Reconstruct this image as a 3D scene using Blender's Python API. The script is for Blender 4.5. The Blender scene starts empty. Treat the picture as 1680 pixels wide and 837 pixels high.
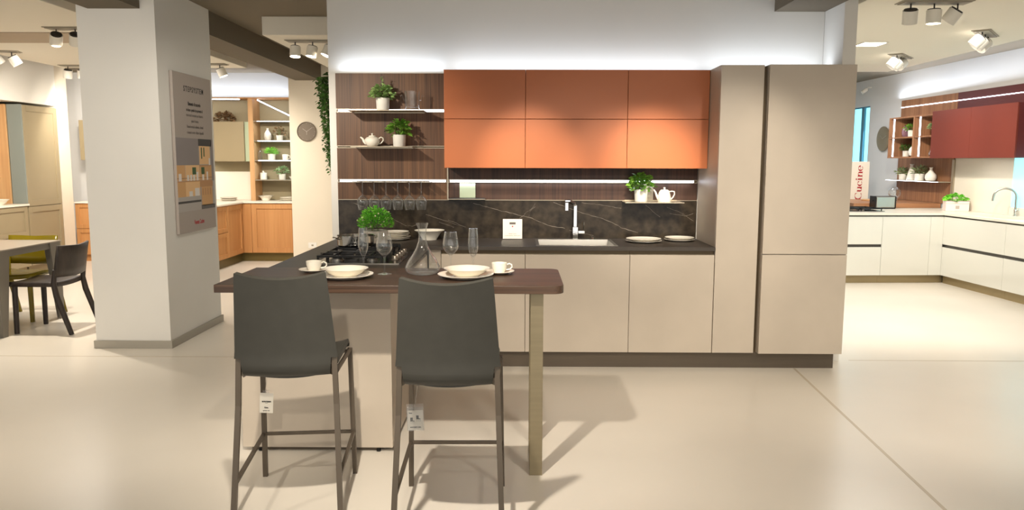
import bpy, bmesh, math, random
from mathutils import Vector, Matrix
PI = math.pi
S = bpy.context.scene
COL = S.collection
rnd = random.Random(7)

def lin(c):
    return tuple(((v/255)/12.92 if v/255 <= 0.04045 else ((v/255+0.055)/1.055)**2.4) for v in c)

# ------------------------------------------------------------------ materials
MATS = {}
def mat(name, rgb=(200,200,200), rough=.5, metal=0, var=0, vscale=(8,8,8), rgb2=None, spec=.5, bump=0, bscale=200,
        trans=0, ior=1.45, emit=0, ergb=None, coat=0, sub=0, detail=3, ramp=(.35,.65)):
    if name in MATS: return MATS[name]
    m = bpy.data.materials.new(name); m.use_nodes = True
    nt = m.node_tree; bs = nt.nodes['Principled BSDF']; L = nt.links
    c = lin(rgb)
    bs.inputs['Base Color'].default_value = (*c, 1)
    bs.inputs['Roughness'].default_value = rough
    bs.inputs['Metallic'].default_value = metal
    bs.inputs['Specular IOR Level'].default_value = spec
    bs.inputs['IOR'].default_value = ior
    bs.inputs['Transmission Weight'].default_value = trans
    bs.inputs['Coat Weight'].default_value = coat
    bs.inputs['Coat Roughness'].default_value = .08
    if emit:
        bs.inputs['Emission Color'].default_value = (*lin(ergb or rgb), 1)
        bs.inputs['Emission Strength'].default_value = emit
    if var or rgb2:
        tc = nt.nodes.new('ShaderNodeTexCoord'); mp = nt.nodes.new('ShaderNodeMapping')
        mp.inputs['Scale'].default_value = vscale
        L.new(tc.outputs['Object'], mp.inputs['Vector'])
        nz = nt.nodes.new('ShaderNodeTexNoise'); nz.inputs['Scale'].default_value = 1; nz.inputs['Detail'].default_value = detail
        L.new(mp.outputs['Vector'], nz.inputs['Vector'])
        cr = nt.nodes.new('ShaderNodeValToRGB')
        cr.color_ramp.elements[0].position = ramp[0]; cr.color_ramp.elements[1].position = ramp[1]
        if rgb2: a, b = c, lin(rgb2)
        else: a = tuple(v*(1-var) for v in c); b = tuple(min(1, v*(1+var)) for v in c)
        cr.color_ramp.elements[0].color = (*a, 1); cr.color_ramp.elements[1].color = (*b, 1)
        L.new(nz.outputs['Fac'], cr.inputs['Fac']); L.new(cr.outputs['Color'], bs.inputs['Base Color'])
    if bump:
        tc = nt.nodes.new('ShaderNodeTexCoord')
        nz = nt.nodes.new('ShaderNodeTexNoise'); nz.inputs['Scale'].default_value = bscale; nz.inputs['Detail'].default_value = 3
        L.new(tc.outputs['Object'], nz.inputs['Vector'])
        bp = nt.nodes.new('ShaderNodeBump'); bp.inputs['Strength'].default_value = bump; bp.inputs['Distance'].default_value = .002
        L.new(nz.outputs['Fac'], bp.inputs['Height']); L.new(bp.outputs['Normal'], bs.inputs['Normal'])
    MATS[name] = m
    return m

def wood(name, dark, light, axis='z', rough=.5, fine=90, coarse=14, slow=1.2, mixf=.5):
    """streaky grain along one axis: fine pores over slow broad bands"""
    m = mat(name, dark, rough)
    nt = m.node_tree; L = nt.links; bs = nt.nodes['Principled BSDF']
    tc = nt.nodes.new('ShaderNodeTexCoord')
    def nz(s, sl, det):
        mp = nt.nodes.new('ShaderNodeMapping')
        v = [s, s, s]; v['xyz'.index(axis)] = sl
        mp.inputs['Scale'].default_value = v
        L.new(tc.outputs['Object'], mp.inputs['Vector'])
        n = nt.nodes.new('ShaderNodeTexNoise'); n.inputs['Scale'].default_value = 1; n.inputs['Detail'].default_value = det
        n.inputs['Distortion'].default_value = .3
        L.new(mp.outputs['Vector'], n.inputs['Vector']); return n
    a = nz(fine, slow, 3); b = nz(coarse, slow*.5, 4)
    mx = nt.nodes.new('ShaderNodeMix'); mx.data_type = 'FLOAT'; mx.inputs[0].default_value = mixf
    L.new(a.outputs['Fac'], mx.inputs[2]); L.new(b.outputs['Fac'], mx.inputs[3])
    cr = nt.nodes.new('ShaderNodeValToRGB')
    cr.color_ramp.elements[0].position = .36; cr.color_ramp.elements[1].position = .64
    cr.color_ramp.elements[0].color = (*lin(dark), 1); cr.color_ramp.elements[1].color = (*lin(light), 1)
    L.new(mx.outputs[0], cr.inputs['Fac']); L.new(cr.outputs['Color'], bs.inputs['Base Color'])
    return m

M_FLOOR = mat('resin_floor', (226,219,207), .28, var=.035, vscale=(.9,.9,.9), spec=.4, detail=4)
M_JOINT = mat('floor_joint', (196,184,164), .5)
M_WALL = mat('white_paint', (226,223,216), .85, var=.012, vscale=(2,2,2))
M_WALLC = mat('cream_paint', (216,206,188), .85, var=.012, vscale=(2,2,2))
M_WALLG = mat('cool_grey_paint', (206,206,206), .85, var=.012, vscale=(2,2,2))
M_CEILW = mat('ceiling_white_paint', (228,222,208), .9)
M_CEILD = mat('ceiling_brown_paint', (126,115,98), .9)
M_BEAM = mat('beam_brown_paint', (110,100,84), .85)
M_BEAM2 = mat('beam_taupe_paint', (176,160,140), .85)
M_BASEB = mat('baseboard_grey', (168,162,150), .45, metal=.3)
M_TAUPE = mat('taupe_laminate', (192,180,164), .42, var=.035, vscale=(3,3,3), detail=6, bump=.03, bscale=400)
M_TAUPED = mat('taupe_edge', (176,160,132), .45)
M_ORANGE = mat('orange_lacquer', (184,106,62), .42, spec=.45)
M_COUNTER = mat('dark_stone_worktop', (66,59,52), .45, var=.06, vscale=(30,30,30))
M_CHANNEL = mat('bronze_channel', (92,78,58), .4, metal=.6)
M_PLINTH = mat('bronze_plinth', (94,84,72), .42, metal=.5, var=.04, vscale=(2,2,60))
M_WALNUT = wood('walnut_panel', (66,42,26), (114,80,52), 'z', .5)
M_WALNUTD = wood('walnut_panel_shaded', (44,26,18), (80,52,36), 'z', .5)  # same walnut, darkened in colour for the shade under the wall cabinets
M_TABLE = wood('walnut_table', (52,39,31), (90,68,53), 'x', .42, 110, 18, 1.5)
M_OAK = wood('oak_front', (176,124,74), (196,144,92), 'z', .5, 60, 10, 1.0)
M_OAKL = wood('oak_light', (188,144,98), (206,164,116), 'z', .5, 60, 10, 1.0)
M_WALNUTR = wood('walnut_honey', (122,82,56), (164,118,84), 'z', .5, 60, 12, 1.0)
M_WALNUTRH = wood('walnut_honey_flat', (134,92,62), (172,124,88), 'x', .45, 60, 12, 1.0)
M_MARBLE = mat('dark_marble', (38,32,26), .22, rgb2=(78,68,54), vscale=(16,16,16), detail=8, spec=.3, ramp=(.35,.95))
M_VEIN = mat('marble_vein', (150,138,122), .3)
M_LED = mat('led_strip', (235,242,255), .5, emit=5, ergb=(225,235,255))
M_LED2 = mat('led_strip_soft', (235,242,255), .5, emit=6, ergb=(225,238,255))
M_ALU = mat('brushed_aluminium', (178,166,146), .35, metal=.85)
M_STEEL = mat('stainless_steel', (178,174,166), .30, metal=1)
M_PAN = mat('polished_steel', (205,202,196), .1, metal=1)
M_CHROME = mat('chrome', (215,215,215), .06, metal=1)
M_BLACK = mat('black_enamel', (18,17,16), .35)
M_IRON = mat('cast_iron', (16,15,15), .4)
M_HOB = mat('hob_dark_steel', (70,66,60), .22, metal=.9)
M_KNOB = mat('knob_metal', (150,142,130), .35, metal=.8)
M_LEG = mat('bronze_table_leg', (150,138,112), .42, metal=.75, var=.04, vscale=(3,3,60))
M_STOOLF = mat('stool_frame_bronze', (92,82,70), .42, metal=.35)
M_LEATHER = mat('anthracite_leather', (63,62,57), .5, bump=.12, bscale=600, var=.04, vscale=(20,20,20))
M_CER = mat('white_ceramic', (240,234,220), .22, spec=.6)
M_CERM = mat('matte_white_ceramic', (228,225,216), .55)
M_CERG = mat('pale_stoneware', (214,206,192), .5, var=.05, vscale=(25,25,25))
def glass_mat():
    m = bpy.data.materials.new('clear_glass'); m.use_nodes = True; nt = m.node_tree; nt.nodes.clear(); L = nt.links
    out = nt.nodes.new('ShaderNodeOutputMaterial'); mx = nt.nodes.new('ShaderNodeMixShader')
    tr = nt.nodes.new('ShaderNodeBsdfTransparent'); tr.inputs['Color'].default_value = (.975,.98,.975,1)
    gl = nt.nodes.new('ShaderNodeBsdfGlossy'); gl.inputs['Roughness'].default_value = .04
    lw = nt.nodes.new('ShaderNodeLayerWeight'); lw.inputs['Blend'].default_value = .5
    pw = nt.nodes.new('ShaderNodeMath'); pw.operation = 'POWER'; pw.inputs[1].default_value = 2.4; L.new(lw.outputs['Facing'], pw.inputs[0])
    ma = nt.nodes.new('ShaderNodeMath'); ma.operation = 'MULTIPLY_ADD'; ma.inputs[1].default_value = .85; ma.inputs[2].default_value = .05; L.new(pw.outputs[0], ma.inputs[0])
    L.new(ma.outputs[0], mx.inputs['Fac']); L.new(tr.outputs[0], mx.inputs[1]); df = nt.nodes.new('ShaderNodeBsdfDiffuse'); df.inputs[0].default_value = (.9,.92,.92,1); m2 = nt.nodes.new('ShaderNodeMixShader'); m2.inputs[0].default_value = .14; L.new(gl.outputs[0], m2.inputs[1]); L.new(df.outputs[0], m2.inputs[2]); L.new(m2.outputs[0], mx.inputs[2]); L.new(mx.outputs[0], out.inputs['Surface'])
    return m
M_GLASS = glass_mat()
M_BRASSP = mat('champagne_plinth', (158,142,108), .4, metal=.5)
M_SOIL = mat('soil', (48,36,26), .95, var=.3, vscale=(90,90,90))
M_LEAF1 = mat('leaf_mint', (168,194,122), .5, rgb2=(108,146,74), vscale=(30,30,30))
M_LEAF2 = mat('leaf_basil', (138,184,74), .45, rgb2=(82,134,42), vscale=(30,30,30))
M_LEAF3 = mat('leaf_bright', (156,228,84), .5, rgb2=(92,186,48), vscale=(30,30,30))
M_LEAF4 = mat('leaf_succulent', (168,186,136), .55, rgb2=(112,142,94), vscale=(30,30,30))
M_LEAF5 = mat('leaf_ivy', (84,128,50), .5, rgb2=(48,84,30), vscale=(18,18,18))
M_LEAFB = mat('leaf_brown', (110,84,56), .7, rgb2=(140,110,76), vscale=(30,30,30))
M_STEM = mat('plant_stem', (86,104,48), .6)
M_FLOWER = mat('cream_blossom', (236,228,190), .6)
M_BACKPL = mat('grey_plate', (150,142,126), .5)
M_GREENPL = mat('pale_green_glass', (176,188,160), .25)
M_SAGE = mat('sage_taupe_lacquer', (150,136,108), .5, var=.03, vscale=(2,2,2))
M_OLIVEB = mat('bronze_olive_plinth', (112,98,58), .4, metal=.5)
M_GREYGL = mat('smoked_back_panel', (128,134,128), .25)
M_TAUPEPANEL = mat('khaki_back_panel', (150,138,108), .5)
M_BEIGEDOOR = mat('beige_satin_glass', (150,135,106), .35)
M_WTOP = mat('white_worktop', (228,222,208), .3)
M_GLOSSW = mat('glossy_white_lacquer', (216,216,208), .10, coat=.5)
M_RED = mat('brick_red_lacquer', (114,50,38), .38, spec=.45)
M_REDD = mat('dark_red_panel', (92,38,36), .45)
M_GREYRC = mat('grey_recess', (84,80,76), .4, metal=.4)
M_CYAN = mat('daylight_glass_and_reflection', (150,225,240), .1, emit=1.0, ergb=(140,226,244))  # cyan glow for the window pane and the painted window reflection
M_BLUEF = mat('window_frame_teal', (70,120,140), .5)
M_DTABLE = mat('grey_table_lacquer', (150,140,126), .35)
M_DAPRON = mat('grey_table_frame', (118,112,102), .45)
M_DARKWOOD = wood('dark_stained_ash', (30,23,19), (52,41,34), 'z', .45, 90, 14, 2)
M_OLIVEC = mat('olive_translucent_plastic', (128,112,18), .2, trans=.25)
M_PAPER = mat('white_card', (238,232,218), .6)
M_INK = mat('black_ink', (30,28,28), .7)
M_INKG = mat('grey_ink', (98,90,84), .7)
M_REDINK = mat('red_ink', (172,34,44), .6)
M_CLOCK = mat('taupe_clock_face', (112,100,86), .6)
M_POSTER = mat('mauve_grey_print', (168,157,148), .5)
M_SLEEVE = mat('clear_plastic', (250,250,250), .05, trans=.92, ior=1.2)
M_SPOTW = mat('white_spot_housing', (222,218,208), .45)
M_SPOTD = mat('dark_spot_heatsink', (46,42,38), .5)
M_LENS = mat('spot_lens', (255,246,225), .4, emit=14, ergb=(255,240,212))
M_PANELL = mat('light_panel', (255,250,240), .4, emit=5, ergb=(255,250,238))
M_PURPLE = mat('mauve_glass_vase', (150,112,124), .15, trans=.3)
M_PINKBOX = mat('pale_pink_carton', (228,212,204), .6)
M_GOLD = mat('pewter_disc', (140,124,98), .35, metal=.6)

# ------------------------------------------------------------------ mesh builder
class B:
    def __init__(s, M=None): s.bm = bmesh.new(); s.M = M or Matrix.Identity(4); s.mi = 0
    def _fin(s, verts, M=None):
        if M is not None: bmesh.ops.transform(s.bm, matrix=M, verts=verts)
    def _mark(s, n0):
        s.bm.faces.ensure_lookup_table()
        for f in s.bm.faces[n0:]: f.material_index = s.mi
    def box(s, x0, x1, y0, y1, z0, z1, bev=0, seg=2, M=None):
        t = bmesh.new()
        bmesh.ops.create_cube(t, size=1)
        sc = Matrix.Translation(((x0+x1)/2, (y0+y1)/2, (z0+z1)/2)) @ Matrix.Diagonal((abs(x1-x0), abs(y1-y0), abs(z1-z0), 1))
        bmesh.ops.transform(t, matrix=sc, verts=t.verts)
        if bev: bmesh.ops.bevel(t, geom=list(t.edges), offset=bev, segments=seg, affect='EDGES', profile=.5)
        if M is not None: bmesh.ops.transform(t, matrix=M, verts=t.verts)
        s.merge(t); return s
    def merge(s, t):
        me = bpy.data.meshes.new('t'); t.to_mesh(me); t.free()
        n0 = len(s.bm.faces); s.bm.from_mesh(me); s._mark(n0); bpy.data.meshes.remove(me)
    def quad(s, pts):
        f = s.bm.faces.new([s.bm.verts.new(p) for p in pts]); f.material_index = s.mi; return s
    def prism(s, pts, z0, z1, M=None, bev=0):
        """polygon in xy extruded z0..z1"""
        t = bmesh.new()
        lo = [t.verts.new((p[0], p[1], z0)) for p in pts]; hi = [t.verts.new((p[0], p[1], z1)) for p in pts]
        n = len(pts)
        t.faces.new(lo[::-1]); t.faces.new(hi)
        for i in range(n): t.faces.new((lo[i], lo[(i+1) % n], hi[(i+1) % n], hi[i]))
        bmesh.ops.recalc_face_normals(t, faces=t.faces)
        if bev: bmesh.ops.bevel(t, geom=list(t.edges), offset=bev, segments=2, affect='EDGES', profile=.5)
        if M is not None: bmesh.ops.transform(t, matrix=M, verts=t.verts)
        s.merge(t); return s
    def lathe(s, prof, n=32, M=None, close=False):
        t = bmesh.new(); rings = []
        for r, z in prof:
            if r < 1e-6: rings.append([t.verts.new((0, 0, z))])
            else: rings.append([t.verts.new((r*math.cos(2*PI*i/n), r*math.sin(2*PI*i/n), z)) for i in range(n)])
        m = len(rings)
        for k in range(m if close else m-1):
            a, b = rings[k], rings[(k+1) % m]
            for i in range(n):
                j = (i+1) % n
                if len(a) == 1 and len(b) == 1: continue
                if len(a) == 1: t.faces.new((a[0], b[j], b[i]))
                elif len(b) == 1: t.faces.new((a[i], a[j], b[0]))
                else: t.faces.new((a[i], a[j], b[j], b[i]))
        bmesh.ops.recalc_face_normals(t, faces=t.faces)
        if M is not None: bmesh.ops.transform(t, matrix=M, verts=t.verts)
        s.merge(t); return s
    def tube(s, pts, r, n=8, square=False, M=None, cap=True):
        """sweep a round (or square) section along pts; r a number or a list"""
        t = bmesh.new(); P = [Vector(p) for p in pts]; m = len(P)
        if square: n = 4
        up = Vector((0, 0, 1)); rings = []; side0 = None
        for k in range(m):
            if k == 0: d = P[1]-P[0]
            elif k == m-1: d = P[-1]-P[-2]
            else: d = (P[k+1]-P[k]).normalized() + (P[k]-P[k-1]).normalized()
            d.normalize()
            if side0 is None:
                ref = Vector((1, 0, 0)) if abs(d.dot(Vector((1,0,0)))) < .7 else Vector((0, 1, 0))
                side = (ref - d*ref.dot(d)).normalized()
            else: side = (side0 - d*side0.dot(d)).normalized()
            side0 = side; u2 = d.cross(side)
            rr = r[k] if isinstance(r, (list, tuple)) else r
            if k not in (0, m-1) and square:
                c = (P[k+1]-P[k]).normalized().dot((P[k]-P[k-1]).normalized()); 
            ring = []
            for i in range(n):
                a = 2*PI*i/n + (PI/4 if square else 0); q = rr*(math.sqrt(2) if square else 1)
                ring.append(t.verts.new(P[k] + side*math.cos(a)*q + u2*math.sin(a)*q))
            rings.append(ring)
        for k in range(m-1):
            for i in range(n):
                j = (i+1) % n; t.faces.new((rings[k][i], rings[k][j], rings[k+1][j], rings[k+1][i]))
        if cap: t.faces.new(rings[0][::-1]); t.faces.new(rings[-1])
        bmesh.ops.recalc_face_normals(t, faces=t.faces)
        if M is not None: bmesh.ops.transform(t, matrix=M, verts=t.verts)
        s.merge(t); return s
    def ball(s, c, r, seg=12, sc=(1,1,1)):
        t = bmesh.new(); bmesh.ops.create_uvsphere(t, u_segments=seg, v_segments=max(6, seg//2), radius=r)
        bmesh.ops.transform(t, matrix=Matrix.Translation(c) @ Matrix.Diagonal((*sc, 1)), verts=t.verts)
        s.merge(t); return s
    def leaf(s, base, direc, length, width, roll=0, fold=.25, droop=.2):
        d = Vector(direc).normalized(); ref = Vector((0,0,1)) if abs(d.z) < .95 else Vector((1,0,0))
        side = d.cross(ref).normalized(); nrm = side.cross(d)
        side = (Matrix.Rotation(roll, 3, d) @ side); nrm = Matrix.Rotation(roll, 3, d) @ nrm
        b = Vector(base); L = length; W = width/2
        v = lambda a, w, h: s.bm.verts.new(b + d*a*L + side*w*W + nrm*h*W - Vector((0,0,1))*droop*L*a*a)
        m0, m1, m2, m3 = v(0,0,0), v(.35,0,0), v(.7,0,0), v(1,0,0)
        for sg in (1, -1):
            e1, e2 = v(.3, sg, fold), v(.68, sg*.8, fold)
            for q in ((m0, m1, e1), (m1, m2, e2, e1), (m2, m3, e2)):
                f = s.bm.faces.new(q if sg == 1 else q[::-1]); f.material_index = s.mi; f.smooth = True
        return s
    def text(s, string, size, M, align='CENTER', sx=1.0, depth=.0006, weight=0):
        cu = bpy.data.curves.new('t', 'FONT'); cu.body = string; cu.size = size; cu.align_x = align; cu.align_y = 'CENTER'
        cu.extrude = depth; cu.offset = weight; cu.resolution_u = 3
        o = bpy.data.objects.new('t', cu); COL.objects.link(o)
        dg = bpy.context.evaluated_depsgraph_get(); dg.update()
        me = bpy.data.meshes.new_from_object(o.evaluated_get(dg))
        me.transform(M @ Matrix.Diagonal((sx, 1, 1, 1)))
        n0 = len(s.bm.faces); s.bm.from_mesh(me); s._mark(n0)
        bpy.data.objects.remove(o); bpy.data.curves.remove(cu); bpy.data.meshes.remove(me)
        return s
    def build(s, name, mats, parent=None, smooth=False, world=True, origin=None, solid=0, sub=0, angle=35, split=False):
        bm = s.bm
        bmesh.ops.transform(bm, matrix=s.M, verts=bm.verts)
        if not isinstance(mats, (list, tuple)): mats = [mats]
        if parent is not None:
            if world:
                off = Vector(parent.location if parent.parent is None else parent.parent.location)
                bmesh.ops.transform(bm, matrix=Matrix.Translation(-off), verts=bm.verts)
            loc = Vector((0,0,0))
        else:
            if origin is None:
                xs = [v.co.x for v in bm.verts]; ys = [v.co.y for v in bm.verts]; zs = [v.co.z for v in bm.verts]
                origin = ((min(xs)+max(xs))/2, (min(ys)+max(ys))/2, min(zs))
            loc = Vector(origin)
            if world: bmesh.ops.transform(bm, matrix=Matrix.Translation(-loc), verts=bm.verts)
        if smooth:
            for f in bm.faces: f.smooth = True
            ca = math.radians(angle)
            for e in bm.edges:
                if len(e.link_faces) == 2 and e.calc_face_angle(0) > ca: e.smooth = False
        me = bpy.data.meshes.new(name); bm.to_mesh(me); bm.free()
        for m in mats: me.materials.append(m)
        o = bpy.data.objects.new(name, me); COL.objects.link(o)
        o.parent = parent; o.location = loc
        if solid:
            md = o.modifiers.new('solid', 'SOLIDIFY'); md.thickness = solid; md.offset = 0
        if split:
            md = o.modifiers.new('split', 'EDGE_SPLIT'); md.split_angle = math.radians(45)
        if sub:
            md = o.modifiers.new('sub', 'SUBSURF'); md.levels = sub; md.render_levels = sub
        return o

def tag(o, label=None, cat=None, group=None, kind=None):
    if label: o['label'] = label
    if cat: o['category'] = cat
    if group: o['group'] = group
    if kind: o['kind'] = kind
    return o
def thing(name, label, cat, loc=(0,0,0), rot=0, group=None):
    o = bpy.data.objects.new(name, None); COL.objects.link(o); o.location = loc; o.rotation_euler = (0,0,rot)
    o.empty_display_size = .1
    return tag(o, label, cat, group)
def struct(o): o['kind'] = 'structure'; return o
def dup(root, loc, rot=None, label=None, group=None):
    def rec(o, par):
        c = o.copy(); COL.objects.link(c)
        if par is not None: c.parent = par
        for ch in o.children: rec(ch, c)
        return c
    r = rec(root, None); r.location = loc
    if rot is not None: r.rotation_euler = (0,0,rot)
    if label: r['label'] = label
    if group: r['group'] = group
    return r
T = Matrix.Translation
def Rz(a): return Matrix.Rotation(a, 4, 'Z')
def Rx(a): return Matrix.Rotation(a, 4, 'X')
def Ry(a): return Matrix.Rotation(a, 4, 'Y')
# facing frames for writing: columns = text right, text up, outward normal
FRONT = Matrix(((1,0,0,0),(0,0,-1,0),(0,1,0,0),(0,0,0,1)))        # readable from -y
FACEX = Matrix(((0,0,1,0),(1,0,0,0),(0,1,0,0),(0,0,0,1)))         # readable from +x

F = 5.4635; WY = 6.08; PY = 6.06
# ================================================================== SETTING
b = B(); b.box(-9, 8, -3.2, 14, -.1, 0)
struct(b.build('floor', M_FLOOR))
b = B()
b.prism([(1.995,5.50),(2.012,5.50),(1.85,3.15),(1.40,-3.1),(1.383,-3.1),(1.833,3.15)], 0, .0008)
struct(b.build('trim_1', M_JOINT))
b = B(); b.box(-8.9, -1.5, 5.738, 5.75, 0, .0008); b.box(2.5, 5.2, 5.735, 5.747, 0, .0008)
struct(b.build('trim_2', M_JOINT))
b = B(); b.box(-9, 8, -3.2, 14, 2.82, 2.92)
struct(b.build('ceiling', M_CEILD))
def ceilbox(x0, x1, y0, y1, z0=2.65):
    b = B(); b.box(x0, x1, y0, y1, z0, 2.82, bev=.004); return struct(b.build('ceiling', M_CEILW))
ceilbox(-9.0, -3.515, 1.0, 7.23)        # left front drop ceiling
ceilbox(-5.78, -3.45, 7.86, 9.97)       # left rear drop ceiling
ceilbox(-2.40, -1.55, 7.38, 10.9)       # behind the display wall
ceilbox(2.505, 4.76, -1.0, 10.25)       # right hall
ceilbox(3.6, 4.5, 10.7, 11.6, 2.66)
ceilbox(-1.9, 1.2, -.6, 2.6)            # over the camera side
# beams
b = B(); b.box(-3.276, -2.88, -1, 6.0132, 2.63, 2.82); struct(b.build('trim_3', M_BEAM))
b = B(); b.box(-3.15, -2.785, 7.0641, 11.05, 2.61, 2.82); struct(b.build('trim_4', M_BEAM))
b = B(); b.box(-9.0, -3.367, 7.24, 7.85, 2.645, 2.82); struct(b.build('trim_5', M_BEAM2))
b = B(); b.box(1.937, 2.319, -1, WY, 2.625, 2.82); struct(b.build('trim_6', M_BEAM))
# display wall with the flank column
b = B(); b.box(-1.475, 2.32, WY, WY+.22, 0, 2.82); struct(b.build('wall_main', M_WALL))
b = B(); b.box(2.322, 2.415, 5.716, 7.6, 0, 2.82); struct(b.build('wall_flank', M_WALL))
# pillar
b = B(); b.box(-3.3666, -2.7698, 6.0132, 7.0641, 0, 2.82); struct(b.build('wall_pillar', M_WALL))
b = B(); b.box(-3.382, -2.755, 5.998, 7.079, 0, .062, bev=.002)
struct(b.build('baseboard_pillar', M_BASEB))
# clock column
b = B(); b.box(-3.25, -1.62, 11.05, 12.0, 0, 2.82); struct(b.build('wall_clock', M_WALLC))
# outer walls
b = B(); b.box(-9, 2.6, 12.02, 12.2, 0, 2.82); struct(b.build('wall_back', M_WALLG))
b = B(); b.box(2.6, 8, 13.6, 13.78, 0, 2.82); struct(b.build('wall_far', M_WALLG))
b = B(); b.box(-7.2, -7.0, 4, 12.02, 0, 2.82); struct(b.build('wall_left', M_WALLC))
b = B(); b.box(-7.0, -6.42, 4.0, 10.83, 2.23, 2.82); struct(b.build('wall_bulkhead', M_WALL))
b = B(); b.box(-7.0, -6.42, 10.83, 11.1, 0, 2.82); struct(b.build('wall_pilaster', M_WALLC))
RK = T((5.85, 9.6, 0)) @ Rz(.05)
b = B(RK)
b.box(0, .15, -9.5, 3.2, 0, 2.82); b.box(0, .15, 3.2, 3.85, 0, .95); b.box(0, .15, 3.2, 3.85, 2.4, 2.82); b.box(0, .15, 3.85, 4.3, 0, 2.82)
struct(b.build('wall_right', M_WALLG, origin=(5.85, 9.6, 0)))
b = B(RK); b.box(.06, .08, 3.2, 3.85, .95, 2.4); b.mi = 1
for y0, y1 in ((3.2, 3.22), (3.44, 3.53), (3.83, 3.85)): b.box(.03, .11, y0, y1, .95, 2.4)
b.box(.03, .11, 3.22, 3.83, .95, 1.0); b.box(.03, .11, 3.22, 3.83, 2.38, 2.4)
struct(b.build('window_1', [M_CYAN, M_BLUEF]))
# ================================================================== MAIN KITCHEN
def door(t, x0, x1, z0, z1, m, y=F, th=.02, name='door', g=.0016):
    b = B(); b.box(x0+g, x1-g, y, y+th, z0+g, z1-g, bev=.0015)
    return b.build(name, m, t)
def base_unit(x0, x1, label):
    t = thing('base_cabinet', label, 'kitchen cabinet', ((x0+x1)/2, F+.3, .12), 0, 'base cabinets under the dark worktop')
    b = B(); X0, X1 = x0+.001, x1-.001
    for q in ((X0,X0+.018,F+.024,6.055,.121,.833),(X1-.018,X1,F+.024,6.055,.121,.833),(X0+.018,X1-.018,F+.024,6.055,.121,.139),(X0+.018,X1-.018,6.04,6.055,.139,.833),(X0+.018,X1-.018,F+.024,F+.03,.139,.833)): b.box(*q)
    b.build('body', M_TAUPED, t)
    door(t, x0, x1, .121, .833, M_TAUPE)
    b = B(); b.box(x0+.001, x1-.001, F+.03, F+.05, .8345, .8615); b.build('grip_channel', M_CHANNEL, t)
    return t
base_unit(-.5545, .0455, 'greige base cabinet nearest the peninsula, seen behind the right bar stool and table leg')
base_unit(.0455, .7896, 'wide greige base cabinet directly under the sink')
base_unit(.7896, 1.390, 'greige base cabinet beside the tall cabinets, under the two plate pairs')
b = B(); b.box(-.62, 2.288, F+.05, F+.066, .0, .119, bev=.001); b.box(2.272, 2.288, F+.066, 6.05, 0, .119)
tag(b.build('plinth', M_PLINTH), 'long bronze-grey plinth along the floor under the greige cabinets', 'plinth')
# tall units
t = thing('tall_cabinet', 'narrow full-height greige cabinet between the worktop and the refrigerator cabinet', 'tall cabinet', (1.54, F+.3, .12))
b = B(); b.box(1.3922, 1.6915, F+.021, 6.055, .121, 2.1547, bev=.001); b.build('body', M_TAUPE, t)
door(t, 1.3922, 1.6922, .121, 2.1547, M_TAUPE)
b = B(); b.box(1.693, 1.7185, F+.045, F+.06, .121, 2.15); b.build('grip_channel', M_CHANNEL, t)
t = thing('refrigerator_cabinet', 'wide greige two-door built-in refrigerator cabinet at the right end', 'refrigerator', (2.02, F+.3, .12))
b = B(); b.box(1.7195, 2.3185, F, 6.055, .121, 2.1547, bev=.001); b.build('body', M_TAUPE, t)
door(t, 1.719, 2.319, .8425, 2.1565, M_TAUPE, F-.0217, .0205)
door(t, 1.719, 2.319, .121, .839, M_TAUPE, F-.0217, .0205)
# wall cabinets
xs = [-.5557, .0443, .7943, 1.3905]
for i, lab in enumerate(('left of the three orange wall cabinets, next to the walnut shelves', 'middle and widest of the three orange wall cabinets', 'right of the three orange wall cabinets, against the tall greige cabinet')):
    x0, x1 = xs[i], xs[i+1]
    t = thing('wall_cabinet', lab, 'wall cabinet', ((x0+x1)/2, 5.92, 1.438), 0, 'orange wall cabinets')
    b = B(); b.box(x0+.0008, x1-.0008, 5.785, 6.058, 1.4395, 2.1535); b.build('body', M_ORANGE, t)
    door(t, x0, x1, 1.4382, 1.7975, M_ORANGE, 5.7629); door(t, x0, x1, 1.7985, 2.1547, M_ORANGE, 5.7629)
# back panels
t = thing('wall_panelling', 'dark walnut wall panelling with slim metal rails behind the open shelves', 'wall panel', (-.99, PY, 1.18))
b = B()
for z0, z1 in ((1.190, 1.322), (1.348, 1.588), (1.606, 1.862), (1.888, 2.158)): b.box(-1.418, -.563, PY, WY-.001, z0, z1)
b.build('panel', M_WALNUT, t)
b = B()
for z in (1.324, 1.346, 1.590, 1.604, 1.864, 1.886, 1.188): b.box(-1.418, -.566, PY-.006, WY-.001, z-.0022, z+.0022)
b.build('rail', M_ALU, t)
b = B(); b.box(-1.40, -.575, PY+.001, PY+.012, 1.327, 1.343); b.build('led_strip', M_LED, t)
b = B(); b.box(-1.402, -.571, PY+.001, PY+.012, 1.867, 1.883); b.build('led_strip', M_LED, t)
b = B(); b.box(-1.417, -.566, PY+.013, WY-.002, 1.19, 2.155); b.build('backing', M_CHANNEL, t)
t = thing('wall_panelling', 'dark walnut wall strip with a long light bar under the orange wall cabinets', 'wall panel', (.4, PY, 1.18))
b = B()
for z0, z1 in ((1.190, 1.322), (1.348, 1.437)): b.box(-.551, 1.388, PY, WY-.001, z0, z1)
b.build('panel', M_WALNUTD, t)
b = B()
for z in (1.324, 1.346, 1.188): b.box(-.551, 1.388, PY-.006, WY-.001, z-.0022, z+.0022)
b.box(-.562, -.552, PY-.008, WY-.001, 1.186, 1.437)
b.build('rail', M_ALU, t)
b = B(); b.box(-.540, 1.36, PY+.001, PY+.012, 1.327, 1.343); b.build('led_strip', M_LED, t)
b = B(); b.box(-.55, 1.387, PY+.013, WY-.002, 1.19, 1.436); b.build('backing', M_CHANNEL, t)
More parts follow.
